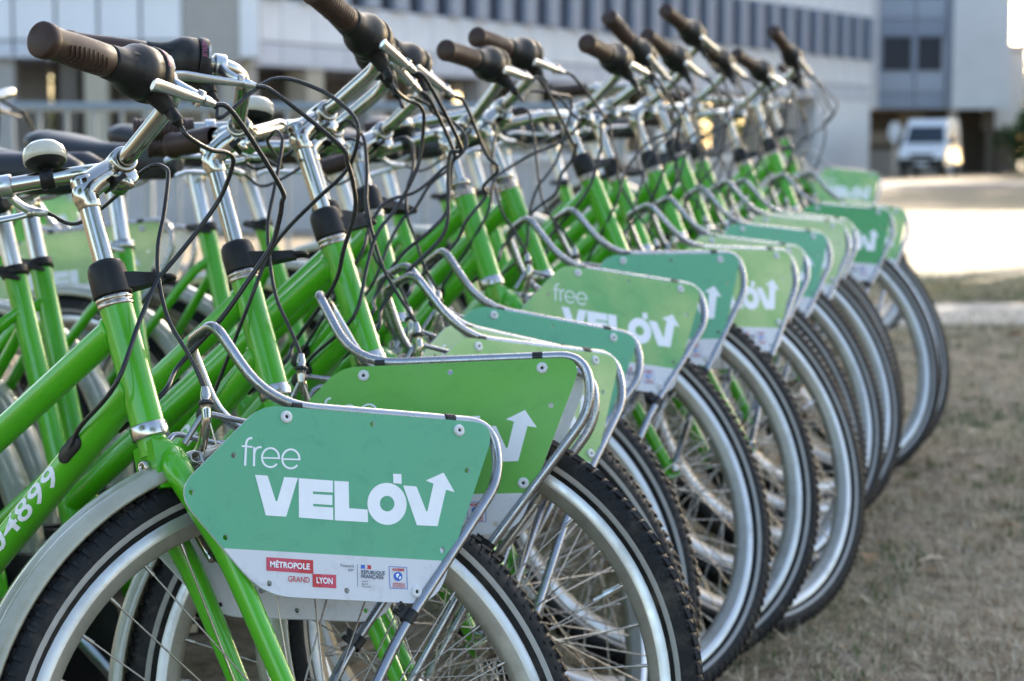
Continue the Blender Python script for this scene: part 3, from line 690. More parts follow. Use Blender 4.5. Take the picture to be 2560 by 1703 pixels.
# ---- frame in bike coordinates (ground under the head tube is the origin)
HB = V((0, 0, ZB)); BBK = V((-.400, 0, .265)); STT = V((-.555, 0, .715)); RAX = V((-.830, 0, .272))
def frame_mesh(L):
    b = MB()
    b.tube([HB + U * .0004, HB + U * (L - .0004)], .0168, 28)
    tt0 = HB + U * (L - .018); dt0 = HB + U * .043; tt1 = BBK + (STT - BBK) * .32
    b.tube([tt0, tt1], .0146, 22); b.tube([dt0, BBK], .0162, 24)
    for p, q, r in ((tt0, tt1, .0146), (dt0, BBK, .0162)):               # weld beads round the joints
        d = (q - p).normalized(); c = p + d * (.0168 / max(.35, d.cross(U).length) * .93)
        e1 = V((0, 1, 0)); e2 = d.cross(e1).normalized()
        n = 26; ring = []
        for i in range(n):
            a = 2 * math.pi * i / n
            w = e1 * math.cos(a) * r + e2 * math.sin(a) * r
            base = c + w
            # pull the bead back onto the head tube surface
            y = w.y; h = math.sqrt(max(.0168 ** 2 - min(y * y, .0160 ** 2), 0)); ax0 = HB + U * ((base - HB).dot(U))
            back = (base - ax0); back.y = 0
            tdist = (back.length - h) / max(.3, abs((back.normalized()).dot(d)))
            ring.append(base - d * tdist + d * .0012 + V((0, 0, .0)) + noise.noise_vector(base * 400) * .0006)
        b.tube(ring, .0026, 8, closed=True)
    b.tube([BBK + (STT - BBK) * -.02, STT], .0155, 20)
    b.lathe([(-.036, .0205), (.036, .0205)], BBK, (0, 1, 0), 20); b.lathe([(-.036, 0), (-.036, .0205)], BBK, (0, 1, 0), 20); b.lathe([(.036, .0205), (.036, 0)], BBK, (0, 1, 0), 20)
    sj = BBK + (STT - BBK) * .88
    for s in (-1, 1):
        b.tube(smooth_path([sj + V((0, s * .008, 0)), sj + V((-.045, s * .030, -.055)), RAX + V((.02, s * .066, .03)), RAX + V((0, s * .068, 0))], 4), .0082, 10)
        b.tube(smooth_path([BBK + V((0, s * .014, 0)), BBK + V((-.08, s * .034, .006)), RAX + V((.02, s * .068, -.004)), RAX + V((0, s * .070, 0))], 4), .0095, 10)
    return b.mesh('frame', [M['green']])
def number_mesh(num):
    b = MB(); dt0 = HB + U * .043; d = (dt0 - BBK).normalized(); L = (dt0 - BBK).length
    wrap_text(b, num, 0, BBK, d, V((0, -1, .10)), .0166, L - .128 - .122, .122, .0220, True, 0.015)
    return b.mesh('frame_number', [M['print_white']])
@cached('grommet')
def grommet_mesh():
    b = MB(); dt0 = HB + U * .043; d = (BBK - dt0).normalized(); c = dt0 + d * .098; n = V((0, -1, .25)); n = (n - d * n.dot(d)).normalized(); w = d.cross(n)
    vs = []; ring = []
    for i in range(20):
        a = 2 * math.pi * i / 20; x = math.cos(a); y = math.sin(a)
        ring.append((( .013 if x > 0 else -.013) * .72 + x * .0085, y * .0085))
    for h, sc in ((.0100, 1.0), (.0178, 1.0), (.0192, .8)):
        for x, y in ring: ang = y * sc / .0162; vs.append(c + d * x * sc + (n * math.cos(ang) + w * math.sin(ang)) * h)
    b.add(vs, [(i, (i + 1) % 20, 20 + (i + 1) % 20, 20 + i) for i in range(20)] + [(20 + i, 20 + (i + 1) % 20, 40 + (i + 1) % 20, 40 + i) for i in range(20)] + [tuple(range(40, 60))], 0, True)
    MESH['grom_c'] = c + n * .0175; return b.mesh('cable_grommet', [M['black']])
@cached('seat_post')
def seat_post_mesh():
    b = MB(); d = (STT - BBK).normalized(); b.tube([STT - d * .06, STT + d * .098], .0125, 18)
    b.lathe([(0, .010), (0, .0150), (.022, .0150), (.022, .010)], STT + d * .088 + V((0, -.011, 0)), (0, 1, 0), 14)
    for s in (-1, 1): b.tube(smooth_path([STT + d * .100 + V((.095, s * .012, .028)), STT + d * .100 + V((.03, s * .020, 0)), STT + d * .100 + V((-.05, s * .026, 0)), STT + d * .100 + V((-.10, s * .045, .030))], 4), .0035, 8)
    return b.mesh('seat_post', [M['alu']])
def seat_clamp_mesh(col):
    key = ('sclamp', col)
    if key in MESH: return MESH[key]
    b = MB(); d = (STT - BBK).normalized(); b.lathe([(-.010, .0158), (-.010, .0180), (.004, .0180), (.004, .0128)], STT, d, 20)
    b.box(STT + V((-.022, 0, -.002)), (.016, .020, .012)); b.lathe([(-.016, .0045), (.016, .0045)], STT + V((-.024, 0, -.002)), (0, 1, 0), 10)
    b.tube(smooth_path([STT + V((-.024, -.018, -.002)), STT + V((.004, -.026, -.006)), STT + V((.030, -.024, -.010))], 4), [.005, .005, .0048, .0046, .0044, .004, .0038, .0034, .003], 8)
    MESH[key] = b.mesh('seat_clamp', [M[col]]); return MESH[key]
def saddle_mesh(col):
    key = ('saddle', col)
    if key in MESH: return MESH[key]
    b = MB(); d = (STT - BBK).normalized(); c = STT + d * .100 + V((-.01, 0, .030))
    vs = []; n = 20; st = [(.150, .008, .000), (.145, .016, .004), (.12, .022, .008), (.06, .030, .006), (.00, .048, .006), (-.05, .074, .012), (-.09, .088, .020), (-.115, .080, .022), (-.128, .052, .018), (-.132, .01, .012)]
    for x, w, z in st:
        for j in range(n):
            a = 2 * math.pi * j / n; cz = math.sin(a)
            zz = .026 * cz if cz > 0 else .030 * cz * (1 - .2 * abs(math.cos(a)))
            sc = min(1, w / .022)
            vs.append(c + V((x, w * math.copysign(abs(math.cos(a)) ** .75, math.cos(a)), z + zz * sc)))
    fs = [(i * n + j, i * n + (j + 1) % n, i * n + n + (j + 1) % n, i * n + n + j) for i in range(len(st) - 1) for j in range(n)]
    b.add(vs, fs, 0, True); b.poly(vs[:n][::-1]); b.poly(vs[-n:])
    MESH[key] = b.mesh('saddle', [M[col]]); return MESH[key]
@cached('crank')
def crank_mesh():
    b = MB(); a0 = .6
    b.lathe([(-.055, .004), (.055, .004)], BBK, (0, 1, 0), 10)
    for s, a in ((-1, a0), (1, a0 + math.pi)):
        e = BBK + V((math.cos(a) * .15, s * .062, -math.sin(a) * .15)); b.tube([BBK + V((0, s * .055, 0)), e], [.011, .008], 10)
        b.lathe([(0, .013), (.008, .013), (.008, 0)], BBK + V((0, s * .055, 0)), (0, s, 0), 12)
    b.lathe([(-.0015, .07), (.0015, .07)], BBK + V((0, -.046, 0)), (0, 1, 0), 36); b.lathe([(-.0015, .05), (-.0015, .07), (.0015, .07), (.0015, .05)], BBK + V((0, -.046, 0)), (0, 1, 0), 36)
    return b.mesh('crank', [M['alu']])
def pedal_mesh(s):
    key = ('pedal', s)
    if key in MESH: return MESH[key]
    a = .6 if s < 0 else .6 + math.pi; e = BBK + V((math.cos(a) * .15, s * .11, -math.sin(a) * .15)); b = MB()
    for x in (-.03, .03): b.box(e + V((x, 0, 0)), (.012, .085, .022))
    b.box(e, (.06, .016, .014)); b.tube([e + V((0, -s * .05, 0)), e], .005, 8)
    for x in (-.038, .038): b.box(e + V((x, 0, 0)), (.003, .04, .012), None, 1)
    MESH[key] = b.mesh('pedal', [M['black'], M['cream']]); return MESH[key]
@cached('chain_case')
def chain_case_mesh():
    b = MB(); pts = []
    for i in range(16): a = -math.pi / 2 + math.pi * i / 15; pts.append(BBK + V((math.cos(a) * .088, -.050, math.sin(a) * .088)))
    for i in range(10): a = math.pi / 2 + math.pi * i / 9; pts.append(RAX + V((math.cos(a) * .048, -.050, math.sin(a) * .048)))
    b.prism(pts, (0, 1, 0), .020); return b.mesh('chain_case', [M['black']])
@cached('kickstand')
def kickstand_mesh():
    b = MB(); b.tube(smooth_path([(-.74, .075, .300), (-.75, .09, .24), (-.79, .16, .03), (-.785, .172, .012)], 4), .0075, 10); b.sphere((-.785, .172, .010), .011); return b.mesh('kickstand', [M['alu']])
@cached('rear_light')
def rear_light_mesh():
    b = MB(); b.box((-1.165, 0, .35), (.02, .07, .045)); b.box((-1.176, 0, .35), (.006, .062, .038), None, 1); return b.mesh('rear_light', [M['black'], M['red']])

# ------------------------------------------------------------------ placing the bicycles
DLT = 0.02515
T0 = Matrix.Translation((0, 0, CAM_H)) @ Matrix.Rotation(DLT, 4, 'X') @ Matrix.Translation((0, 0, -CAM_H))
def bike_matrix(x, y, psi, lean, dz, pt):
    return T0 @ Matrix.Translation((x, y, dz)) @ Matrix.Rotation(-psi, 4, 'Z') @ Matrix.Rotation(-lean, 4, 'X') @ Matrix.Rotation(-pt, 4, 'Y')

CAB_A1 = [(-0.0247, -0.121, 0.2640), (-0.0047, -0.11, 0.2680), (0.0091, -0.1, 0.2673), (0.016, -0.09, 0.2568), (0.0175, -0.065, 0.2275), (0.0035, -0.045, 0.185), (-0.0151, -0.03, 0.1483), (-0.0203, -0.028, 0.1369), (-0.0325, -0.03, 0.0928), (-0.0472, -0.03, 0.0233)]
CAB_A2 = [(-0.0224, -0.1, 0.3150), (0.0282, -0.1, 0.3129), (0.0672, -0.1, 0.2939), (0.0793, -0.1, 0.2723), (0.0667, -0.08, 0.2396), (0.0308, -0.06, 0.2085), (-0.0011, -0.04, 0.1773), (-0.0217, -0.03, 0.1447), (-0.035, -0.03, 0.09)]
CAB_B = [(-0.0526, 0.04, 0.276), (-0.0467, 0.02, 0.2822), (-0.0368, 0.0, 0.2864), (-0.0266, -0.012, 0.2784), (-0.0241, -0.018, 0.2642), (-0.0246, -0.025, 0.2186), (-0.0262, -0.028, 0.1804), (-0.02, -0.028, 0.1434), (-0.0052, -0.033, 0.0994), (0.0173, -0.042, 0.0648)]
CAB_C = [(0.01, -0.12, 0.2866), (0.0366, -0.11, 0.2799), (0.0615, -0.1, 0.2537), (0.0709, -0.09, 0.2384), (0.0769, -0.075, 0.2194), (0.0785, -0.06, 0.1966), (0.067, -0.04, 0.1588), (0.0547, -0.015, 0.1207), (0.0355, 0.01, 0.0792), (0.0141, 0.02, 0.0395)]

def make_bike(spec, label, group, panel='teal', grips='ribbed', bell=None, boot='normal', number=None, near=False, rivets=('TL', 'TR', 'BR'), saddle='saddle', clamp='black', seedv=0, letters=True):
    x, y, psi, lean, st, dz, pt, dL, sh, br = spec
    rnd = random.Random(seedv)
    wheel_meshes()
    mw = bike_matrix(x, y, psi, lean, dz, pt)
    root = thing('rental_bicycle', label, 'bicycle', mw, group)
    I4 = Matrix.Identity(4)
    Ms = Matrix.Translation(HB) @ Matrix.Rotation(st, 4, U)
    Mup = Ms @ Matrix.Translation(U * dL)
    Mst = Ms @ Matrix.Translation(U * (dL + sh))
    Mb = Mst @ Matrix.Translation(C0) @ Matrix.Rotation(br, 4, 'Y')
    # frame and what is fixed to it
    fr = link('frame', frame_mesh(LH + dL), root, I4)
    if number: link('frame_number', number_mesh(number), fr, I4)
    gr = link('cable_grommet', grommet_mesh(), fr, I4)
    link('headset_cup', cup_low(), fr, Matrix.Translation(HB))
    link('headset_cup', cup_top(), fr, Matrix.Translation(HB + U * (LH + dL)))
    link('seat_clamp', seat_clamp_mesh(clamp), fr, I4)
    link('seat_post', seat_post_mesh(), root, I4); link('saddle', saddle_mesh(saddle), root, I4)
    link('chain_case', chain_case_mesh(), root, I4); cr = link('crank', crank_mesh(), root, I4)
    link('pedal', pedal_mesh(-1), cr, I4); link('pedal', pedal_mesh(1), cr, I4)
    link('kickstand', kickstand_mesh(), root, I4)
    rg = link('rear_mudguard', rear_guard_mesh(), root, Matrix.Translation(RAX)); link('rear_light', rear_light_mesh(), rg, Matrix.Translation(-RAX))
    rw = link('rear_wheel', MESH['rim'], root, Matrix.Translation(RAX) @ Matrix.Rotation(rnd.random() * 6, 4, 'Y'))
    link('tyre', MESH['tyre'], rw, I4); link('hub', MESH['hub_gear'], rw, I4); tag(link('spokes', MESH['spokes'], rw, I4), kind='stuff')
    # steered parts
    link('fork', fork_mesh(), root, Ms)
    link('front_mudguard', front_guard_mesh(), root, Ms @ Matrix.Translation(AX))
    fw = link('front_wheel', MESH['rim'], root, Ms @ Matrix.Translation(AX) @ Matrix.Rotation(rnd.random() * 6 if seedv != 1 else -.28, 4, 'Y'))
    link('tyre', MESH['tyre'], fw, I4); link('hub', MESH['hub'], fw, I4); link('valve', MESH['valve'], fw, I4)
    if near:
        for me in MESH['spoke_single']: link('spoke', me, fw, I4)
    else: tag(link('spokes', MESH['spokes'], fw, I4), kind='stuff')
    bk = link('brake_caliper', brake_mesh(), root, Ms); link('brake_spring', spring_mesh(), bk, I4)
    bs = link('basket_frame', basket_mesh(), root, Ms)
    for px_, pz_ in ((.128, .0341), (.300, .0610)):
        for s in (-1, 1): link('tape', tape_mesh(), bs, Matrix.Translation((px_, s * -.0545, pz_)) @ Matrix.Rotation(-.155, 4, 'Y'))
    for s in (-1, 1):
        cl = link('strut_clamp', clamp_mesh(), bs, Matrix.Translation((.272, s * -.0558, -.152 if s > 0 else -.160)) @ Matrix.Rotation(.52, 4, 'Y'))
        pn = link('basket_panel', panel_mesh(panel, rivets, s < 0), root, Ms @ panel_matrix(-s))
        if s > 0:
            if letters: link('lettering', lettering_mesh(), pn, I4); link('sponsor_print', MESH['sponsor'], pn, I4)
            for r in rivets: link('rivet', rivet_mesh(), pn, Matrix.Translation(PX(*HOLES[r], TH / 2)))
    stm = link('stem', stem_mesh(), root, Mst)
    if boot: link('stem_boot', boot_mesh(boot), root, Mup @ Matrix.Translation(U * LH))
    else: link('headset_nut', nuts_mesh(), fr, Matrix.Translation(HB + U * (LH + dL)))
    hb = link('handlebar', bar_mesh(), root, Mb)
    for s in (-1, 1): link('grip', grip_mesh(s, grips), hb, I4); link('brake_lever', lever_mesh(s), hb, I4)
    shf = link('twist_shifter', shifter_mesh(), hb, I4)
    if near and grips == 'smooth':
        for me in shift_marks(): link(me.name.split('.')[0], me, hb, I4)
    if bell: link('bell', bell_mesh(bell), hb, I4)
    # cables, in bicycle coordinates
    def cab(pts, r=.0024, ferr=False):
        b = MB(); P = smooth_path(pts, 5); b.tube(P, r, 8); link('cable', b.mesh('cable', [M['cable']]), root, I4)
    jit = lambda p, a=.006: V(p) + V((rnd.uniform(-a, a), rnd.uniform(-a, a), rnd.uniform(-a, a))) * (0 if seedv in (1, 2) else 1)
    upsh = U * (dL + sh)
    S = lambda p, f=1.0: Ms @ (V(p) + upsh * f)
    e, td = MESH['tail_end']; ca = CAB_A2 if (seedv % 2 == 0) else CAB_A1
    e1 = Mb @ e; e2 = Mb @ (e + td * .012)
    cab([e1, e2] + [S(jit(p), max(0, 1 - i / 5)) for i, p in enumerate(ca)] + [MESH['grom_c'] + V((.018, -.004, .024)), MESH['grom_c'] + V((.004, 0, .004)), MESH['grom_c'] + V((-.004, .003, -.004))])
    n1 = MESH[('nose', 1)]; cab([Mb @ n1, Mb @ (n1 + V((.03, -.012, -.012)))] + [S(jit(p, .004), max(0, 1 - i / 8)) for i, p in enumerate(CAB_B)] + [Ms @ V((.0345, -.0462, .0365)), Ms @ V((.0375, -.0465, .024))], .0022)
    n2 = MESH[('nose', -1)]; g_end = HB + V((-.052, .0170, -.012))
    cab([Mb @ n2, Mb @ (n2 + V((.022, .004, -.004)))] + [S(jit(p, .010), max(0, 1 - i / 7)) for i, p in enumerate(CAB_C[2:-2], 2)] + [S((.030, .020, .075), 0) if st > .7 else Ms @ V((.01, .03, .06)), HB + V((-.004, .024, .030)), g_end], .0026)
    return root

SPEC = {
 1: [-0.392, 1.8223, 0.5409, 0.0855, 1.1331, -0.0296, -0.0192, -0.0189, -0.0014, -0.145],
 2: [-0.3117, 2.1329, 0.5692, 0.1055, 0.4905, -0.0381, -0.0087, -0.0115, 0.0287, 0.0350],
 3: [-0.2031, 2.2995, 0.4631, 0.0754, 1.2029, -0.0212, -0.0145, 0.0002, 0.0218, 0.0171],
 4: [-0.228, 2.4084, 0.5075, 0.1234, 1.2885, -0.0124, 0.0016, -0.0029, 0.0, 0.0],
 5: [-0.2159, 2.5842, 0.6317, 0.1426, 1.1725, -0.006, -0.0058, 0.0037, -0.0197, 0.0277],
 6: [-0.0686, 2.8805, 0.5157, 0.1475, 1.0913, 0.0192, 0.0191, -0.0044, -0.0264, -0.2928],
 7: [0.0589, 3.158, 0.5001, -0.0127, 1.0661, 0.0057, 0.0125, 0.0055, -0.0109, -0.0292],
 8: [0.2096, 3.3731, 0.4863, -0.0167, 1.2092, 0.0045, 0.0172, 0.0174, -0.0224, -0.119],
 9: [0.2368, 3.6526, 0.5038, 0.0952, 1.1244, 0.0096, 0.0284, -0.0023, 0.0063, 0.2108],
 10: [0.3252, 3.9298, 0.5100, 0.0600, 1.1400, 0.0149, 0.010, -0.0027, 0.0, 0.0],
 11: [0.4121, 4.1519, 0.5164, 0.0364, 1.1573, 0.018, 0.0162, 0.018, 0.0388, 0.0276],
 12: [0.4763, 4.4458, 0.507, 0.0411, 1.1676, 0.0104, 0.0047, 0.0073, 0.0, 0.0],
 13: [0.6057, 4.7372, 0.5051, 0.0447, 1.0747, 0.0119, 0.0079, -0.0116, 0.0, 0.0],
 14: [0.7105, 5.0203, 0.5167, 0.0576, 1.1714, 0.0128, 0.0001, 0.0078, 0.0228, 0.1777],
}
G1 = 'green rental bicycles parked side by side in the front row'
BIKES = [
 (1, 'nearest green rental bicycle with cream bell and teal sign panel, numbered 04899', dict(panel='teal', grips='smooth', bell='cream', number='04899', near=True, saddle='saddle', clamp='alu')),
 (2, 'green rental bicycle with the bright green sign panel, right behind the nearest one', dict(panel='bright', grips='smooth', bell='cream', boot='long', near=True, number='04512', rivets=('TL', 'TR', 'LR'))),
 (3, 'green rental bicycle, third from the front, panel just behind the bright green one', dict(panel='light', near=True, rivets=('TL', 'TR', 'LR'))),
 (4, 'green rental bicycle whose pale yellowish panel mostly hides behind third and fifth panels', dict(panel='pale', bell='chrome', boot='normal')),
 (5, 'green rental bicycle with teal panel standing in front of the whole visible free logo', dict(panel='teal', bell='chrome', boot='long', near=True, clamp='alu')),
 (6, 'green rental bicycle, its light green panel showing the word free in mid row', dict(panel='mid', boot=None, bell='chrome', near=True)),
 (7, 'green rental bicycle with teal panel right behind the panel reading free', dict(panel='teal', boot=None, saddle='saddlebrown')),
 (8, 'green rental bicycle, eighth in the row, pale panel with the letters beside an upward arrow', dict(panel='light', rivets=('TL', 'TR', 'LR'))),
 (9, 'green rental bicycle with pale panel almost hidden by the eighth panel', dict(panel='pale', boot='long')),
 (10, 'green rental bicycle with small glimpse of teal panel, tenth in the row', dict(panel='teal')),
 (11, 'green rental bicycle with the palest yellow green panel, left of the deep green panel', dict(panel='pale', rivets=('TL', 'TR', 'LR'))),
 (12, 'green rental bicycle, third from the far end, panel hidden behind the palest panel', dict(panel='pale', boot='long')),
 (13, 'green rental bicycle with deep green panel, second from the far end of the row', dict(panel='deep')),
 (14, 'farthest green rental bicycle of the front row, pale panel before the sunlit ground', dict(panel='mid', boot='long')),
]
for i, lab, kw in BIKES: make_bike(SPEC[i], lab, G1, seedv=i, **kw)

G2 = 'green rental bicycles of the back row'
BACK = [
 ((-1.30, 4.00, .52, .05, .45, .0, 0, 0, .02, -.05), 'green rental bicycle at far left of back row, its panel cut by the photo edge', dict(panel='bright')),
 ((-.97, 3.57, .50, .06, .30, .01, 0, 0, .0, .05), 'green rental bicycle of the back row, panel seen between the first two seat posts', dict(panel='pale')),
 ((-1.62, 5.60, .52, .05, 1.0, 0, 0, 0, .03, .0), 'green rental bicycle of the back row, third from left', dict(panel='mid')),
 ((1.06, 7.35, .53, .05, 1.1, .02, 0, 0, .0, .0), 'lone green rental bicycle standing beyond the far end of the front row', dict(panel='mid')),
]
for i, (sp, lab, kw) in enumerate(BACK): make_bike(list(sp), lab, G2, seedv=40 + i, **kw)

# ------------------------------------------------------------------ ground
def node_mat(name): 
    m = bpy.data.materials.new(name); m.use_nodes = True; return m, m.node_tree, m.node_tree.nodes['Principled BSDF']
def ramp_mat(name, stops, scale, detail=8, rough=0.9, bump=0.5, bscale=None, scale2=None, c2=None, amt2=0.0, dist=0.01):
    m, t, b = node_mat(name); N = t.nodes.new; Lk = t.links.new
    tc = N('ShaderNodeTexCoord'); n = N('ShaderNodeTexNoise'); n.inputs['Scale'].default_value = scale; n.inputs['Detail'].default_value = detail; n.inputs['Roughness'].default_value = 0.68
    Lk(tc.outputs['Object'], n.inputs['Vector']); r = N('ShaderNodeValToRGB'); Lk(n.outputs[0], r.inputs[0])
    e = r.color_ramp.elements; e[0].position = stops[0][0]; e[0].color = (*stops[0][1], 1); e[1].position = stops[-1][0]; e[1].color = (*stops[-1][1], 1)
    for p, c in stops[1:-1]: q = e.new(p); q.color = (*c, 1)
    out = r.outputs[0]
    if scale2:
        n2 = N('ShaderNodeTexNoise'); n2.inputs['Scale'].default_value = scale2; n2.inputs['Detail'].default_value = 4; Lk(tc.outputs['Object'], n2.inputs['Vector'])
        mr = N('ShaderNodeMapRange'); mr.inputs[1].default_value = .45; mr.inputs[2].default_value = .62; mr.inputs[4].default_value = amt2; Lk(n2.outputs[0], mr.inputs[0])
        mx = N('ShaderNodeMix'); mx.data_type = 'RGBA'; mx.inputs[7].default_value = (*c2, 1); Lk(mr.outputs[0], mx.inputs[0]); Lk(out, mx.inputs[6]); out = mx.outputs[2]
    Lk(out, b.inputs['Base Color']); b.inputs['Roughness'].default_value = rough; b.inputs['Specular IOR Level'].default_value = .2
    if bump:
        n3 = N('ShaderNodeTexNoise'); n3.inputs['Scale'].default_value = bscale or scale * 4; n3.inputs['Detail'].default_value = 5; Lk(tc.outputs['Object'], n3.inputs['Vector'])
        bp = N('ShaderNodeBump'); bp.inputs['Strength'].default_value = bump; bp.inputs['Distance'].default_value = dist; Lk(n3.outputs[0], bp.inputs['Height']); Lk(bp.outputs[0], b.inputs['Normal'])
    return m
M['lawn'] = ramp_mat('dry_lawn', [(.30, (.085, .064, .042)), (.46, (.215, .165, .112)), (.58, (.31, .25, .18)), (.72, (.45, .38, .30))], 16, 12, .95, .9, 60, .8, (.11, .125, .05), .55, .02)
M['path'] = ramp_mat('pale_gravel_path', [(.35, (.30, .28, .26)), (.65, (.44, .42, .39))], 8, 8, .9, .3, 60)
M['road'] = ramp_mat('grey_asphalt', [(.35, (.10, .10, .105)), (.65, (.16, .16, .165))], 6, 8, .85, .3, 60)
M['sand'] = ramp_mat('dry_pale_ground', [(.32, (.15, .12, .07)), (.5, (.30, .26, .20)), (.66, (.40, .36, .30))], 1.2, 10, .95, .4, 20, .5, (.20, .20, .08), .25)
GY = [(-5, -.06), (0, -.02), (1.8, .012), (2.3, .034), (2.6, .058), (2.9, .086), (3.35, .100), (3.65, .113), (4.13, .128), (4.7, .138), (5.2, .145), (6.2, .148), (8, .10), (12, .0), (40, -.02), (110, -.05), (1500, -.05)]
def ground_z(x, y):
    d = (-.39 + (y - 1.82) * .345) - .10 - x
    drop = .068 * min(1.1, max(0, d)) * (1 if y < 7 else max(0, 1 - (y - 7) / 5))
    return ground_y(y) - drop
def ground_y(y):
    for (a, za), (b, zb) in zip(GY, GY[1:]):
        if y <= b: return za + (zb - za) * max(0, (y - a)) / (b - a)
    return GY[-1][1]
def sheet(name, xs, ys, m, dz=0.0, wob=0.0, edge=None):
    b = MB(); nx, ny = len(xs), len(ys); vs = []
    for y in ys:
        for x in xs:
            xx, yy = (x, y) if edge is None else edge(x, y)
            w = noise.noise(V((xx * .7, yy * .7, 3))) * wob * min(1, max(0, (14 - yy) / 6)) if wob else 0
            vs.append((xx, yy, ground_z(xx, yy) + dz + w))
    b.add(vs, [(j * nx + i, j * nx + i + 1, (j + 1) * nx + i + 1, (j + 1) * nx + i) for j in range(ny - 1) for i in range(nx - 1)], 0, True)
    return tag(link(name, b.mesh(name, [m])), kind='structure')
def lin(a, b, n): return [a + (b - a) * i / (n - 1) for i in range(n)]
sheet('ground', lin(-900, -8, 8) + lin(-6, 8, 71) + lin(10, 900, 9), lin(-60, -4, 5) + lin(-3, 13.5, 100) + [15, 18, 24, 32, 40, 55, 75, 100, 140, 250, 600, 1400], M['lawn'], 0, .012)
sheet('footpath', lin(-30, 60, 40), [9.9, 10.4, 11, 11.6, 12.0], M['path'], .006, 0, lambda x, y: (x, y + (x - 2) * -.05 + .08 * math.sin(x * 1.7)))
sheet('bare_ground', lin(2.2, 40, 60), lin(14.2, 32, 24), M['sand'], .006, 0, lambda x, y: (x + (y - 14) * .12 if x < 3 else x, y + .35 * math.sin(x * .9 + y) + .2 * math.sin(x * 2.3)))
sheet('road', lin(-60, 120, 20), [54, 58, 62, 68], M['road'], .006, 0, lambda x, y: (x, y + (x - 8) * .25))

# grass blades on the near lawn
def blades():
    b = MB(); rnd = random.Random(5)
    for _ in range(60000):
        y = 2.3 + rnd.random() ** 1.5 * 9; x = rnd.uniform(-1.0, 1.0) * .28 * y + .18 * y + .2
        z = ground_z(x, y) + noise.noise(V((x * .7, y * .7, 3))) * .012 * min(1, max(0, (14 - y) / 6))
        a = rnd.random() * 6.283; h = rnd.uniform(.007, .026) * (1.6 if rnd.random() < .1 else 1); w = rnd.uniform(.0012, .0028); ln = rnd.uniform(.2, 2.2) * h; d = rnd.random() * 6.283
        p = V((x, y, z - .002)); s = V((math.cos(a) * w, math.sin(a) * w, 0)); tip = p + V((math.cos(d) * ln, math.sin(d) * ln, h))
        g = noise.noise(V((x * .9, y * .9, 11))) + rnd.uniform(-.25, .25)
        mi = 0 if g < -.02 else (1 if g < .32 else 2)
        b.v += [tuple(p - s), tuple(p + s), tuple(tip)]; n = len(b.v); b.f.append([n - 3, n - 2, n - 1]); b.m.append(mi); b.sm.append(False)
    def tuft(x, y, n, hh, mi0):
        z = ground_z(x, y)
        for _ in range(n):
            a = rnd.random() * 6.283; q = rnd.random() ** .6 * hh * .9; h = hh * rnd.uniform(.35, 1); w = rnd.uniform(.0014, .0032); d = rnd.random() * 6.283; ln = h * rnd.uniform(.2, .9)
            p = V((x + math.cos(a) * q, y + math.sin(a) * q, z - .002)); s = V((math.cos(d + 1.6) * w, math.sin(d + 1.6) * w, 0)); tip = p + V((math.cos(d) * ln, math.sin(d) * ln, h))
            b.v += [tuple(p - s), tuple(p + s), tuple(tip)]; k = len(b.v); b.f.append([k - 3, k - 2, k - 1]); b.m.append(mi0 if rnd.random() < .8 else rnd.randrange(3)); b.sm.append(False)
    for _ in range(2600):
        y = 2.4 + rnd.random() ** 1.3 * 7.4; x = rnd.uniform(-.05, .30) * y + .1
        g = noise.noise(V((x * 1.1, y * 1.1, 21)))
        tuft(x, y, 9, rnd.uniform(.016, .040), 2 if g > .12 else rnd.choice((0, 0, 1)))
    for _ in range(2600):
        y = rnd.uniform(12.1, 14.8); x = rnd.uniform(1.4, 5.2); tuft(x, y, 9, rnd.uniform(.03, .085), 2 if rnd.random() < .65 else 0)
    for _ in range(900):
        y = rnd.uniform(8.2, 9.9); x = rnd.uniform(.8, 3.6); tuft(x, y, 9, rnd.uniform(.02, .06), 2 if rnd.random() < .6 else 0)
    return b.mesh('dry_grass', [M['straw'], M['straw2'], M['grassg']])
M['straw'] = mat('straw_grass', (.49, .40, .28), .8); M['straw2'] = mat('brown_grass', (.28, .205, .135), .8); M['grassg'] = mat('green_grass', (.12, .15, .05), .7)
tag(link('grass', blades()), kind='stuff')

M['leaf_dry'] = mat('dry_leaf', (.30, .18, .08), .7, var=.2, vscale=60); M['leaf_pale'] = mat('pale_dry_leaf', (.42, .33, .22), .7, var=.2, vscale=60); M['leaf_orange'] = mat('orange_leaf', (.50, .14, .02), .6)
def leaf_mesh(k, m):
    b = MB(); rnd = random.Random(k); n = 9; top = []
    for i in range(n):
        t = i / (n - 1); w = .32 * math.sin(t * math.pi) ** .8 * (1 + .25 * math.sin(t * 17 + k)) + .012
        zc = .18 * math.sin(t * 2.6 + k) + .10 * t
        top.append([V((t - .5, -w, zc + .22 * w + .05 * rnd.random())), V((t - .5, 0, zc)), V((t - .5, w, zc + .45 * w * rnd.random()))])
    vs = [p for r in top for p in r]; fs = []
    for i in range(n - 1):
        for j in (0, 1): fs.append((i * 3 + j, i * 3 + j + 1, i * 3 + 4 + j, i * 3 + 3 + j))
    b.add(vs, fs, 0, True); b.tube([(-.5, 0, vs[1].z), (-.72, .03, vs[1].z + .05)], .012, 5)
    return b.mesh('leaf_blade', [m])
def at_pixel(X, Y):
    d = V(((X - 1280) / 4858.8, 1, -(Y - 388) / 4858.8)); lo = 1.0
    for _ in range(4000):
        p = V((0, 0, CAM_H)) + d * lo
        if p.z <= ground_z(p.x, p.y): break
        lo += .01
    return V((p.x, p.y, ground_z(p.x, p.y)))
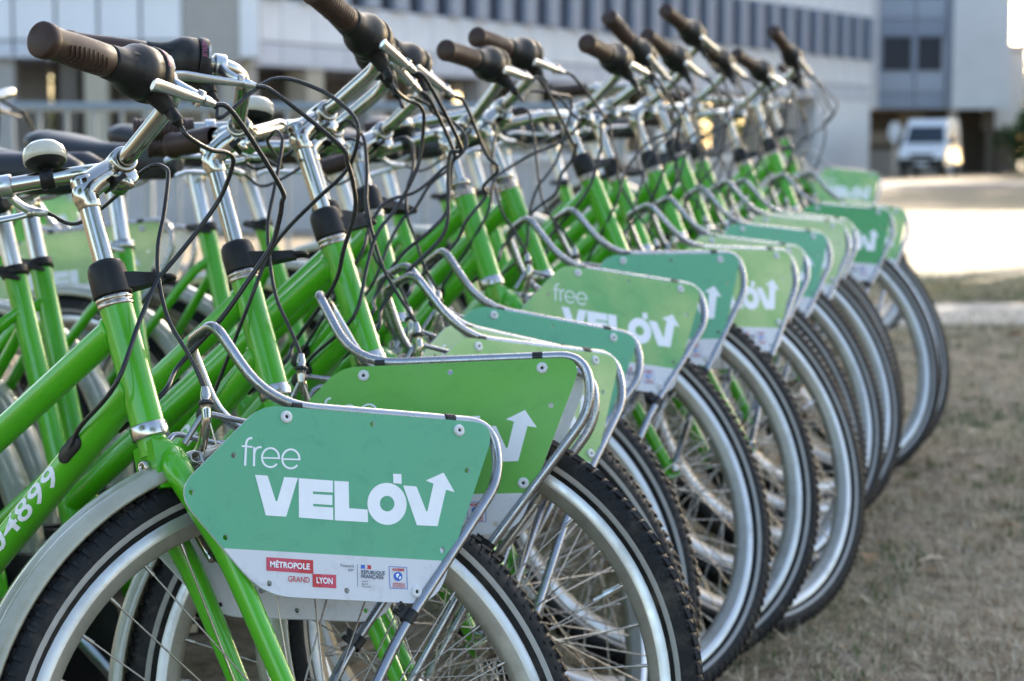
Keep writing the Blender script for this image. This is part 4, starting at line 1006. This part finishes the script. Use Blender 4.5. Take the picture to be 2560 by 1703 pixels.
for k, (X, Y, s, m, lab) in enumerate([
    (2345, 1445, .062, 'leaf_pale', 'pale curled dry leaf lying alone on the lawn at lower right'),
    (2440, 1100, .060, 'leaf_pale', 'dry beige leaf on the lawn right of the farthest wheel'),
    (2545, 845, .100, 'leaf_orange', 'bright orange fallen leaf on grass at the right photo edge'),
    (2228, 1182, .060, 'leaf_dry', 'reddish brown leaf right beside the tyres of the far bicycles'),
    (2465, 745, .13, 'leaf_dry', 'orange brown leaf on the grass strip behind the footpath'),
    (2430, 925, .055, 'leaf_dry', 'small brown leaf on the grass just before the footpath'),
    (2190, 1430, .05, 'leaf_dry', 'thin brown leaf near the wheels at lower right'),
    (2540, 1350, .05, 'leaf_dry', 'dark brown leaf by the right photo edge')]):
    o = link('fallen_leaf', leaf_mesh(k, M[m])); p = at_pixel(X, Y)
    o.location = p + V((0, 0, .012)); o.scale = (s, s, s); o.rotation_euler = (.25 * math.sin(k), .2 * math.cos(k * 2), k * 1.3)
    tag(o, lab, 'leaf', 'fallen leaves on the lawn')

# ------------------------------------------------------------------ background buildings
M['facade'] = mat('white_facade_panel', (.68, .67, .68), .6, var=.06, vscale=.6)
M['facadelow'] = mat('grey_facade_panel', (.54, .54, .58), .6, var=.06, vscale=.6)
M['core'] = mat('shadow_gap', (.16, .17, .20), .8)
M['brownwall'] = mat('taupe_wall', (.34, .31, .28), .8, var=.08, vscale=.5)
M['beigewall'] = mat('beige_concrete', (.42, .36, .27), .8, var=.1, vscale=.4)
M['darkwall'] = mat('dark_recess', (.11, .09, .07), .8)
M['fin'] = mat('blue_grey_fin', (.24, .27, .34), .5)
M['glass'] = mat('dark_window_glass', (.035, .040, .055), .35, spec=.25)
M['blueglass'] = mat('blue_spandrel', (.33, .37, .45), .4)
M['bluedark'] = mat('blue_grey_spandrel', (.24, .28, .36), .45)
def wallframe(p0, p1):
    a = V((*p0, 0)); b = V((*p1, 0)); e = (b - a).normalized(); n = V((-e.y, e.x, 0))
    if n.y > 0: n = -n
    return a, e, n, (b - a).length
def wbox(fr, t0, t1, z0, z1, d0, d1):
    """corner list for a box on a facade frame; depth d along the outward normal"""
    a, e, n, L = fr; c = a + e * (t0 + t1) / 2 + n * (d0 + d1) / 2 + V((0, 0, (z0 + z1) / 2))
    m = Matrix((( e.x, n.x, 0), (e.y, n.y, 0), (0, 0, 1)))
    return c, (t1 - t0, d1 - d0, z1 - z0), m
def wpart(name, parent, fr, t0, t1, z0, z1, d0, d1, m, key=None):
    c, s, rm = wbox(fr, t0, t1, z0, z1, d0, d1)
    k = key or ('w', round(s[0], 3), round(s[1], 3), round(s[2], 3), m)
    if k not in MESH: MESH[k] = MB().box((0, 0, 0), s).mesh(name, [M[m]])
    return link(name, MESH[k], parent, Matrix.Translation(c) @ rm.to_4x4())

# long wing receding to the right
WF = wallframe((17.4, 95), (-7.6, 56.5)); WL = WF[3]
wing = thing('office_building', 'long white office wing on columns with bands of finned windows', 'building')
wpart('wall', wing, WF, 0, WL, 3.62, 13.6, -10, -.16, 'core')
wpart('soffit', wing, WF, 0, WL, 3.52, 3.615, -10, -.02, 'facadelow')
n_un = 30; step = WL / n_un
for i in range(n_un):
    t0, t1 = i * step + .02, (i + 1) * step - .02
    for z0, z1, m in ((3.62, 4.18, 'facadelow'), (4.23, 5.46, 'facade'), (7.52, 8.7, 'facade'), (8.75, 9.4, 'facade')):
        wpart('facade_panel', wing, WF, t0, t1, z0, z1, -.16, 0, m)
    wpart('window', wing, WF, t0, t1, 5.47, 7.51, -.155, -.10, 'glass')
    wpart('window', wing, WF, t0, t1, 9.41, 11.4, -.155, -.10, 'glass')
    for z0, z1 in ((5.47, 7.51), (9.41, 11.4)):
        wpart('window_fin', wing, WF, t0 - .02 + .02, t0 + .70, z0, z1, -.09, .20, 'fin')
    wpart('facade_panel', wing, WF, t0, t1, 11.42, 13.6, -.16, 0, 'facade')
wpart('corner_pier', wing, WF, .0, 6.2, -.05, 3.51, -3, -.03, 'facade')
k = 0; t = 8.2
while t < WL - .5:
    wpart('column', wing, WF, t, t + .8, -.05, 3.51, -.9, -.1, ('brownwall', 'beigewall')[k % 2])
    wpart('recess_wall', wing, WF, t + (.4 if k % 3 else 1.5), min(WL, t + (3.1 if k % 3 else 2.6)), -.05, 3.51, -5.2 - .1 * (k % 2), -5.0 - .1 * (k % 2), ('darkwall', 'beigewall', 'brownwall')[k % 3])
    wpart('low_wall', wing, WF, t, min(WL, t + 3.1), -.05, 1.0, -.75, -.35, 'facadelow')
    t += 3.1; k += 1

# block at the left, facing the camera
LF = wallframe((-7.25, 56.2), (-30, 55.0))
blk = thing('office_block', 'white panelled office block behind the nearest handlebars', 'building')
wpart('wall', blk, LF, .0, LF[3], 3.78, 12, -9, -.16, 'core')
wpart('soffit', blk, LF, 0, LF[3], 3.68, 3.775, -9, -.03, 'facadelow')
wpart('edge_pier', blk, LF, 0, .52, 3.70, 12, -.158, .20, 'facade')
wpart('pier', blk, LF, .52, 2.15, 3.55, 12, -.158, .05, 'brownwall')
for i in range(16):
    t0 = 2.15 + i * 1.2 + .04; t1 = t0 + 1.12
    wpart('facade_panel', blk, LF, t0, t1, 3.72, 4.14, -.16, 0, 'facadelow'); wpart('facade_panel', blk, LF, t0, t1, 4.20, 6.3, -.16, 0, 'facade'); wpart('facade_panel', blk, LF, t0, t1, 6.35, 8.6, -.16, 0, 'facade')
for t0, t1, m, d in ((.3, 1.0, 'beigewall', -.3), (2.6, 3.0, 'darkwall', -.6), (4.35, 5.0, 'beigewall', -.2), (5.25, 5.75, 'darkwall', -.5), (7.0, 7.9, 'brownwall', -.3), (9.5, 10.2, 'beigewall', -.3), (12, 12.8, 'brownwall', -.3)):
    wpart('column', blk, LF, t0, t1, -.05, 3.67, d - .6, d, m)
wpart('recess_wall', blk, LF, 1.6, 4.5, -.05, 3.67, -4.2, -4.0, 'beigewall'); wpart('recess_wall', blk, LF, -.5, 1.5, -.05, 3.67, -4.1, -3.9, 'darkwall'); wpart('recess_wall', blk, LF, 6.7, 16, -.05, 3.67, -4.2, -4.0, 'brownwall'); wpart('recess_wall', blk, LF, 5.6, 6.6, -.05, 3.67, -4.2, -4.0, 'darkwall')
wpart('low_wall', blk, LF, 0, 16, -.05, 1.1, -1.6, -1.3, 'facadelow')

# tower at the right
TF = wallframe((25.35, 100), (18.2, 100.0))
tw = thing('office_tower', 'pale tower with blue grey window bay at upper right', 'building')
TW = TF[3]
wpart('wall', tw, TF, 0, TW, 3.30, 18, -12, -.2, 'facadelow')
wpart('facade_panel', tw, TF, 0, 2.92, 3.27, 18, -.198, .25, 'facade')
wpart('edge_pier', tw, TF, 2.95, 3.2, 3.27, 18, -.198, .12, 'fin'); wpart('edge_pier', tw, TF, TW - .45, TW, 3.27, 18, -.198, .3, 'facade')
for f in range(4):
    z = 3.30 + f * 3.72
    for t0, t1 in ((3.3, 4.78), (4.9, 6.6)):
        wpart('facade_panel', tw, TF, t0, t1, z, z + .82, -.198, .0, 'bluedark'); wpart('facade_panel', tw, TF, t0, t1, z + .86, z + 1.85, -.198, .03, 'blueglass')
        wpart('window', tw, TF, t0 + .12, t1 - .15, z + 1.92, z + 3.62, -.198, -.08, 'glass')
    wpart('window_frame', tw, TF, 3.3, 6.62, z + 3.63, z + 3.71, -.198, .02, 'fin'); wpart('mullion', tw, TF, 4.70, 4.98, z + 1.86, z + 3.62, -.197, .04, 'fin'); wpart('mullion', tw, TF, 6.46, 6.62, z + 1.86, z + 3.62, -.197, .04, 'fin')
for t0, t1, m, d0 in ((2.35, 2.75, 'facade', -1), (6.9, 7.15, 'darkwall', -1.5), (.2, .6, 'darkwall', -2)): wpart('column', tw, TF, t0, t1, -.05, 3.29, d0 - .4, d0, m)
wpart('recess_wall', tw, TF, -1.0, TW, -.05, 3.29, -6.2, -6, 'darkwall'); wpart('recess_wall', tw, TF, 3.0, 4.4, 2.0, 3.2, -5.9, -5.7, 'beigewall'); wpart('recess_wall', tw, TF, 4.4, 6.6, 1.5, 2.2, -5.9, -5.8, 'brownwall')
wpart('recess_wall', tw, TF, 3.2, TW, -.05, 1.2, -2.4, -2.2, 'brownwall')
fa = thing('side_building', 'narrow pale building edge right of the tower beside dark trees', 'building')
SF = wallframe((27.0, 103), (25.45, 103)); wpart('wall', fa, SF, 0, SF[3], 2.3, 6.4, -8, 0, 'facade'); wpart('roof', fa, SF, -.3, SF[3] + .02, 6.4, 6.7, -8, .2, 'facadelow'); wpart('base', fa, SF, .2, SF[3] - .2, -.05, 2.3, -8, -.3, 'darkwall')

# oval sign under the tower
sg = thing('sign', 'small white oval sign under the tower left of the white van', 'sign', Matrix.Translation((19.0, 97, 0)))
b = MB(); b.tube([(0, 0, -.05), (0, 0, 2.2)], .04, 8); link('post', b.mesh('post', [M['alu']]), sg)
b = MB(); b.prism([(.33 * math.cos(a), -.05, 2.05 + .52 * math.sin(a)) for a in lin(0, 6.02, 22)], (0, 1, 0), .05); link('sign_board', b.mesh('sign_board', [M['white']]), sg)

# white van
M['vanpaint'] = mat('white_van_paint', (.82, .82, .84), .25, coat=.5); M['vanglass'] = mat('van_glass', (.02, .03, .04), .08)
def van():
    r = thing('van', 'white panel van parked in front of the tower at right', 'van', Matrix.Translation((19.3, 90.0, -.02)) @ Matrix.Rotation(math.radians(-110), 4, 'Z') @ Matrix.Scale(1.06, 4))
    # local: +x forward
    side = [(2.70, .42), (2.74, .80), (2.62, 1.12), (1.85, 1.32), (1.10, 2.18), (.80, 2.42), (-2.55, 2.46), (-2.72, 2.30), (-2.75, .45)]
    def ring(s, w): return [V((x, s * (w - (.14 * max(0, z - 1.2) / 1.2)), z)) for x, z in side]
    b = MB(); n = len(side); L = ring(1, 1.0); R = ring(-1, 1.0); b.add(L + R, [tuple(range(n)), tuple(range(2 * n - 1, n - 1, -1))] + [(i, n + i, n + (i + 1) % n, (i + 1) % n) for i in range(n)], 0, False)
    body = b.mesh('body', [M['vanpaint']]); o = link('body', body, r)
    bv = o.modifiers.new('bevel', 'BEVEL'); bv.width = .09; bv.segments = 3
    g = MB(); nrm = V((.86, 0, .75)).normalized() * .02
    g.add([V((1.80, -.82, 1.38)) + nrm, V((1.80, .82, 1.38)) + nrm, V((1.16, .72, 2.10)) + nrm, V((1.16, -.72, 2.10)) + nrm], [(0, 1, 2, 3)], 0, False); w = link('windscreen', g.mesh('windscreen', [M['vanglass']]), r)
    for s in (-1, 1):
        g = MB(); g.prism([(1.45, s * .965, 1.40), (.55, s * .965, 1.40), (.55, s * .90, 2.02), (1.02, s * .90, 2.02)], (0, 1, 0), .03); link('side_window', g.mesh('side_window', [M['vanglass']]), r)
        h = MB(); h.prism([(2.68, s * .92, .90), (2.70, s * .58, .88), (2.56, s * .60, 1.08), (2.50, s * .94, 1.10)], V((1, 0, .3)), .06); link('headlight', h.mesh('headlight', [M['alu']]), r)
        m_ = MB(); m_.box((1.42, s * 1.10, 1.52), (.12, .20, .32)); link('mirror', m_.mesh('mirror', [M['black']]), r)
        for x in (1.75, -1.75):
            wv = MB(); wv.lathe([(-.11, .18), (-.11, .34), (.11, .34), (.11, .18), (.07, .18), (.07, 0)], (x, s * .86, .34), (0, s, 0), 20, mats=[0, 0, 0, 1, 1]); link('wheel', wv.mesh('wheel', [M['tyre'], M['alu']]), r)
    bp = MB(); bp.box((2.72, 0, .52), (.14, 1.94, .42)); link('bumper', bp.mesh('bumper', [M['black']]), r)
    gl = MB(); gl.box((2.735, 0, .86), (.06, 1.0, .16)); link('grille', gl.mesh('grille', [M['black']]), r)
    pl = MB(); pl.box((2.80, 0, .50), (.02, .52, .12)); link('number_plate', pl.mesh('number_plate', [M['white']]), r)
van()

# metal barrier behind the bicycles at the left
M['rail'] = mat('grey_blue_painted_rail', (.22, .26, .29), .45, .3)
br = thing('barrier', 'grey blue metal barrier with upright bars behind the nearest handlebars', 'barrier', Matrix.Translation((-1.9, 12.2, 0)))
b = MB(); b.tube([(-3.4, 0, 1.22), (2.6, .3, 1.22)], .032, 10); link('top_rail', b.mesh('top_rail', [M['rail']]), br)
b = MB(); b.tube([(-3.4, 0, .2), (2.6, .3, .2)], .025, 8); link('bottom_rail', b.mesh('bottom_rail', [M['rail']]), br)
bar_me = MB().tube([(0, 0, .2), (0, 0, 1.2)], .013, 8).mesh('bar', [M['rail']])
for i in range(35): link('bar', bar_me, br, Matrix.Translation((-3.3 + i * .172, .05 * i / 10, 0)))
for x in (-3.4, -.4, 2.6):
    b = MB(); b.tube([(x, .05 * (x + 3.4), -.03), (x, .05 * (x + 3.4), 1.22)], .03, 8); link('post', b.mesh('post', [M['rail']]), br)
lw = thing('garden_wall', 'low pale concrete wall behind the bicycles in the middle distance', 'wall', Matrix.Translation((0, 24, 0)))
b = MB(); b.box((-2.6, 0, .40), (12, .3, .9)); link('wall', b.mesh('wall', [mat('pale_concrete_wall', (.44, .42, .42), .8, var=.1, vscale=2)]), lw); b = MB(); b.box((-2.6, 0, .88), (12.1, .4, .06)); link('coping', b.mesh('coping', [M['facade']]), lw)

# ------------------------------------------------------------------ trees and shrubs
M['bark'] = mat('tree_bark', (.10, .075, .05), .9, var=.3, vscale=8, bump=.5, bscale=30)
def leaf_m(name, c, t=.35): return mat(name, c, .55, var=.35, vscale=2.5, trans=t)
M['leafd'] = leaf_m('dark_foliage', (.035, .065, .022)); M['leafy'] = leaf_m('yellow_green_foliage', (.10, .115, .02), .12); M['leafg'] = leaf_m('green_foliage', (.07, .13, .03), .45)
def crown_mesh(seed, rx, rz, n, size, mats, cz, clumps=9):
    rnd = random.Random(seed); b = MB(); cs = []
    for _ in range(clumps):
        a = rnd.random() * 6.283; q = rnd.random() ** .5 * .75; cs.append((V((math.cos(a) * rx * q, math.sin(a) * rx * q, cz + rnd.uniform(-.6, .7) * rz)), rnd.uniform(.32, .58)))
    for _ in range(n):
        c, s = cs[rnd.randrange(clumps)]
        d = V((rnd.gauss(0, 1), rnd.gauss(0, 1), rnd.gauss(0, 1))).normalized() * rnd.random() ** .45
        p = c + V((d.x * rx * s, d.y * rx * s, d.z * rz * s * 1.1))
        r = Matrix.Rotation(rnd.random() * 6.283, 3, 'Z') @ Matrix.Rotation(rnd.uniform(-1.1, 1.1), 3, 'X'); w = size * rnd.uniform(.6, 1.3)
        q = [p + r @ V(v) for v in ((-w, 0, 0), (0, w * .45, w * .1), (w, 0, 0), (0, -w * .45, w * .1))]
        o = len(b.v); b.v += [tuple(v) for v in q]; b.f.append([o, o + 1, o + 2, o + 3]); b.m.append(rnd.randrange(len(mats))); b.sm.append(False)
    return b.mesh('crown', mats), cs
def tree(name, label, cat, loc, seed, h, rx, rz, n, size, mats, trunk=True, group=None):
    r = thing(name, label, cat, Matrix.Translation(loc), group); me, cs = crown_mesh(seed, rx, rz, n, size, mats, h)
    link('crown', me, r)
    b = MB(); R = max(.05, h * .035)
    b.tube(smooth_path([(0, 0, -.1), (.05 * h * .3, .02, h * .35), (0, .05, h * .8), (.02, 0, h)], 4), [R * (1.25 - i * .075) for i in range(13)], 10)
    for c, s in cs[:6]: b.tube(smooth_path([V((.01 * h, .02, h * .5)), V((c.x * .45, c.y * .45, h * .5 + (c.z - h * .5) * .6)), c], 4), [R * .5, R * .46, R * .42, R * .38, R * .34, R * .3, R * .25, R * .2, R * .15], 6)
    link('trunk' if trunk else 'stem', b.mesh('trunk', [M['bark']]), r); return r
DK = [M['leafd'], M['leafd'], M['leafg']]
tree('broadleaf_tree', 'dark green tree at the right photo edge behind the van', 'tree', (30.5, 104, -.05), 1, 4.6, 3.6, 4.0, 4200, .26, DK)
tree('broadleaf_tree', 'tall dark tree partly cut by the right photo edge', 'tree', (29.5, 118, -.05), 2, 4.4, 4.2, 3.4, 4200, .28, DK)
tree('shrub', 'dark green shrub beside the tower base right of the van', 'shrub', (26.4, 98, -.05), 3, 1.7, 2.0, 1.7, 2600, .2, DK, False)
tree('shrub', 'dark low shrub at right edge of the photo beyond the road', 'shrub', (23.8, 84, -.05), 4, .9, 1.9, 1.1, 2200, .16, DK, False)
YL = [M['leafy'], M['leafy'], M['leafg']]
for k, (x, y, hh) in enumerate([(-7.2, 70, 1.9), (-3.6, 74, 2.0), (.3, 78, 1.8), (4.0, 84, 1.9), (8.2, 92, 2.0), (12.0, 100, 1.9)]):
    tree('shrub', ['yellow green shrub seen between the columns behind the left handlebars', 'yellow green shrub showing between columns above the second saddle', 'yellow green shrub behind the columns in the middle of the wing', 'yellow green shrub behind columns right of the middle', 'sunlit shrub behind the farther columns of the wing', 'sunlit shrub behind the last columns near the white corner pier'][k], 'shrub', (x, y, -.05), 20 + k, hh, 1.9, 1.8, 1800, .17, YL, False, 'shrubs behind the office wing')
tree('shrub', 'green shrub under the left block behind the dark back row handlebars', 'shrub', (-12.9, 63.0, -.05), 30, 2.0, 1.6, 1.7, 1800, .16, [M['leafg'], M['leafy']], False)
tree('shrub', 'green shrub at the far left under the office block', 'shrub', (-15.9, 63.5, -.05), 31, 1.9, 1.5, 1.6, 1500, .16, [M['leafg'], M['leafd']], False)
# two unseen trees, added right of the view to shade the bicycles and near lawn
LG = [M['leafg'], M['leafd']]
tree('added_shade_tree', 'unseen leafy tree added right of the view to shade the parked bicycles', 'tree', (5.0, 11.2, 0), 51, 5.0, 3.4, 1.8, 6500, .13, LG)
tree('added_shade_tree', 'second unseen leafy tree added farther right to shade the lawn and footpath', 'tree', (8.4, 20.4, 0), 52, 6.8, 4.3, 2.4, 6500, .16, LG)

def far_wood():
    rnd = random.Random(77); b = MB()
    for _ in range(9000):
        x = rnd.uniform(-75, 34); y = rnd.uniform(128, 142); top = 4.6 + 1.4 * noise.noise(V((x * .25, 2, 0))) + (1.5 if x < 15 else 0)
        p = V((x, y, rnd.random() ** .7 * top)); w = rnd.uniform(.25, .6)
        r = Matrix.Rotation(rnd.random() * 6.283, 3, 'Z') @ Matrix.Rotation(rnd.uniform(-1.1, 1.1), 3, 'X')
        q = [p + r @ V(v) for v in ((-w, 0, 0), (0, w * .55, w * .1), (w, 0, 0), (0, -w * .55, w * .1))]
        o = len(b.v); b.v += [tuple(v) for v in q]; b.f.append([o, o + 1, o + 2, o + 3]); b.m.append(rnd.choice((0, 0, 1))); b.sm.append(False)
    return b.mesh('far_wood', [M['leafd'], M['leafg']])
tag(link('far_wood', far_wood()), kind='stuff')

tree('added_shade_tree', 'unseen leafy tree added off to the right to shade the pale footpath', 'tree', (8.9, 25.2, 0), 53, 6.2, 4.6, 2.0, 6500, .16, LG)  # unseen trees from here on, added to shade footpath and far lawn
tree('added_shade_tree', 'tall unseen tree added near the road to shade the far lawn', 'tree', (18.6, 60.5, 0), 54, 9.0, 6.2, 2.4, 6500, .22, LG)
tree('added_shade_tree', 'tall unseen tree added beyond the road to shade the far lawn', 'tree', (25.5, 71, 0), 55, 10.2, 6.5, 2.8, 6500, .24, LG)
tree('added_unseen_tree', 'large unseen tree added behind the viewer on the left to darken reflections', 'tree', (-7.5, -6.5, 0), 56, 6.6, 5.0, 3.6, 5500, .24, LG)  # unseen trees around the viewer, added to darken what paint and chrome reflect
tree('added_unseen_tree', 'large unseen tree added behind the viewer on the right to darken reflections', 'tree', (5.5, -9.5, 0), 57, 6.8, 5.2, 3.8, 5500, .24, LG)
tree('added_unseen_tree', 'large unseen tree added left of the bicycles to darken reflections', 'tree', (-10.5, 6.5, 0), 58, 6.4, 4.4, 3.4, 5500, .24, LG)

tree('added_unseen_tree', 'tall unseen tree added at far right to shade the road', 'tree', (38.0, 106, -.05), 61, 11.0, 6.8, 5.0, 6000, .34, LG)  # unseen tall trees, added to keep sun off the road and far ground
tree('added_unseen_tree', 'second tall unseen tree added for shade at far right near the tower', 'tree', (48.5, 108, -.05), 62, 12.0, 7.5, 5.5, 6000, .36, LG)
tree('added_unseen_tree', 'third tall unseen tree added for shade at far right along the road', 'tree', (29.6, 86, -.05), 63, 10.4, 6.2, 4.6, 6000, .32, LG)
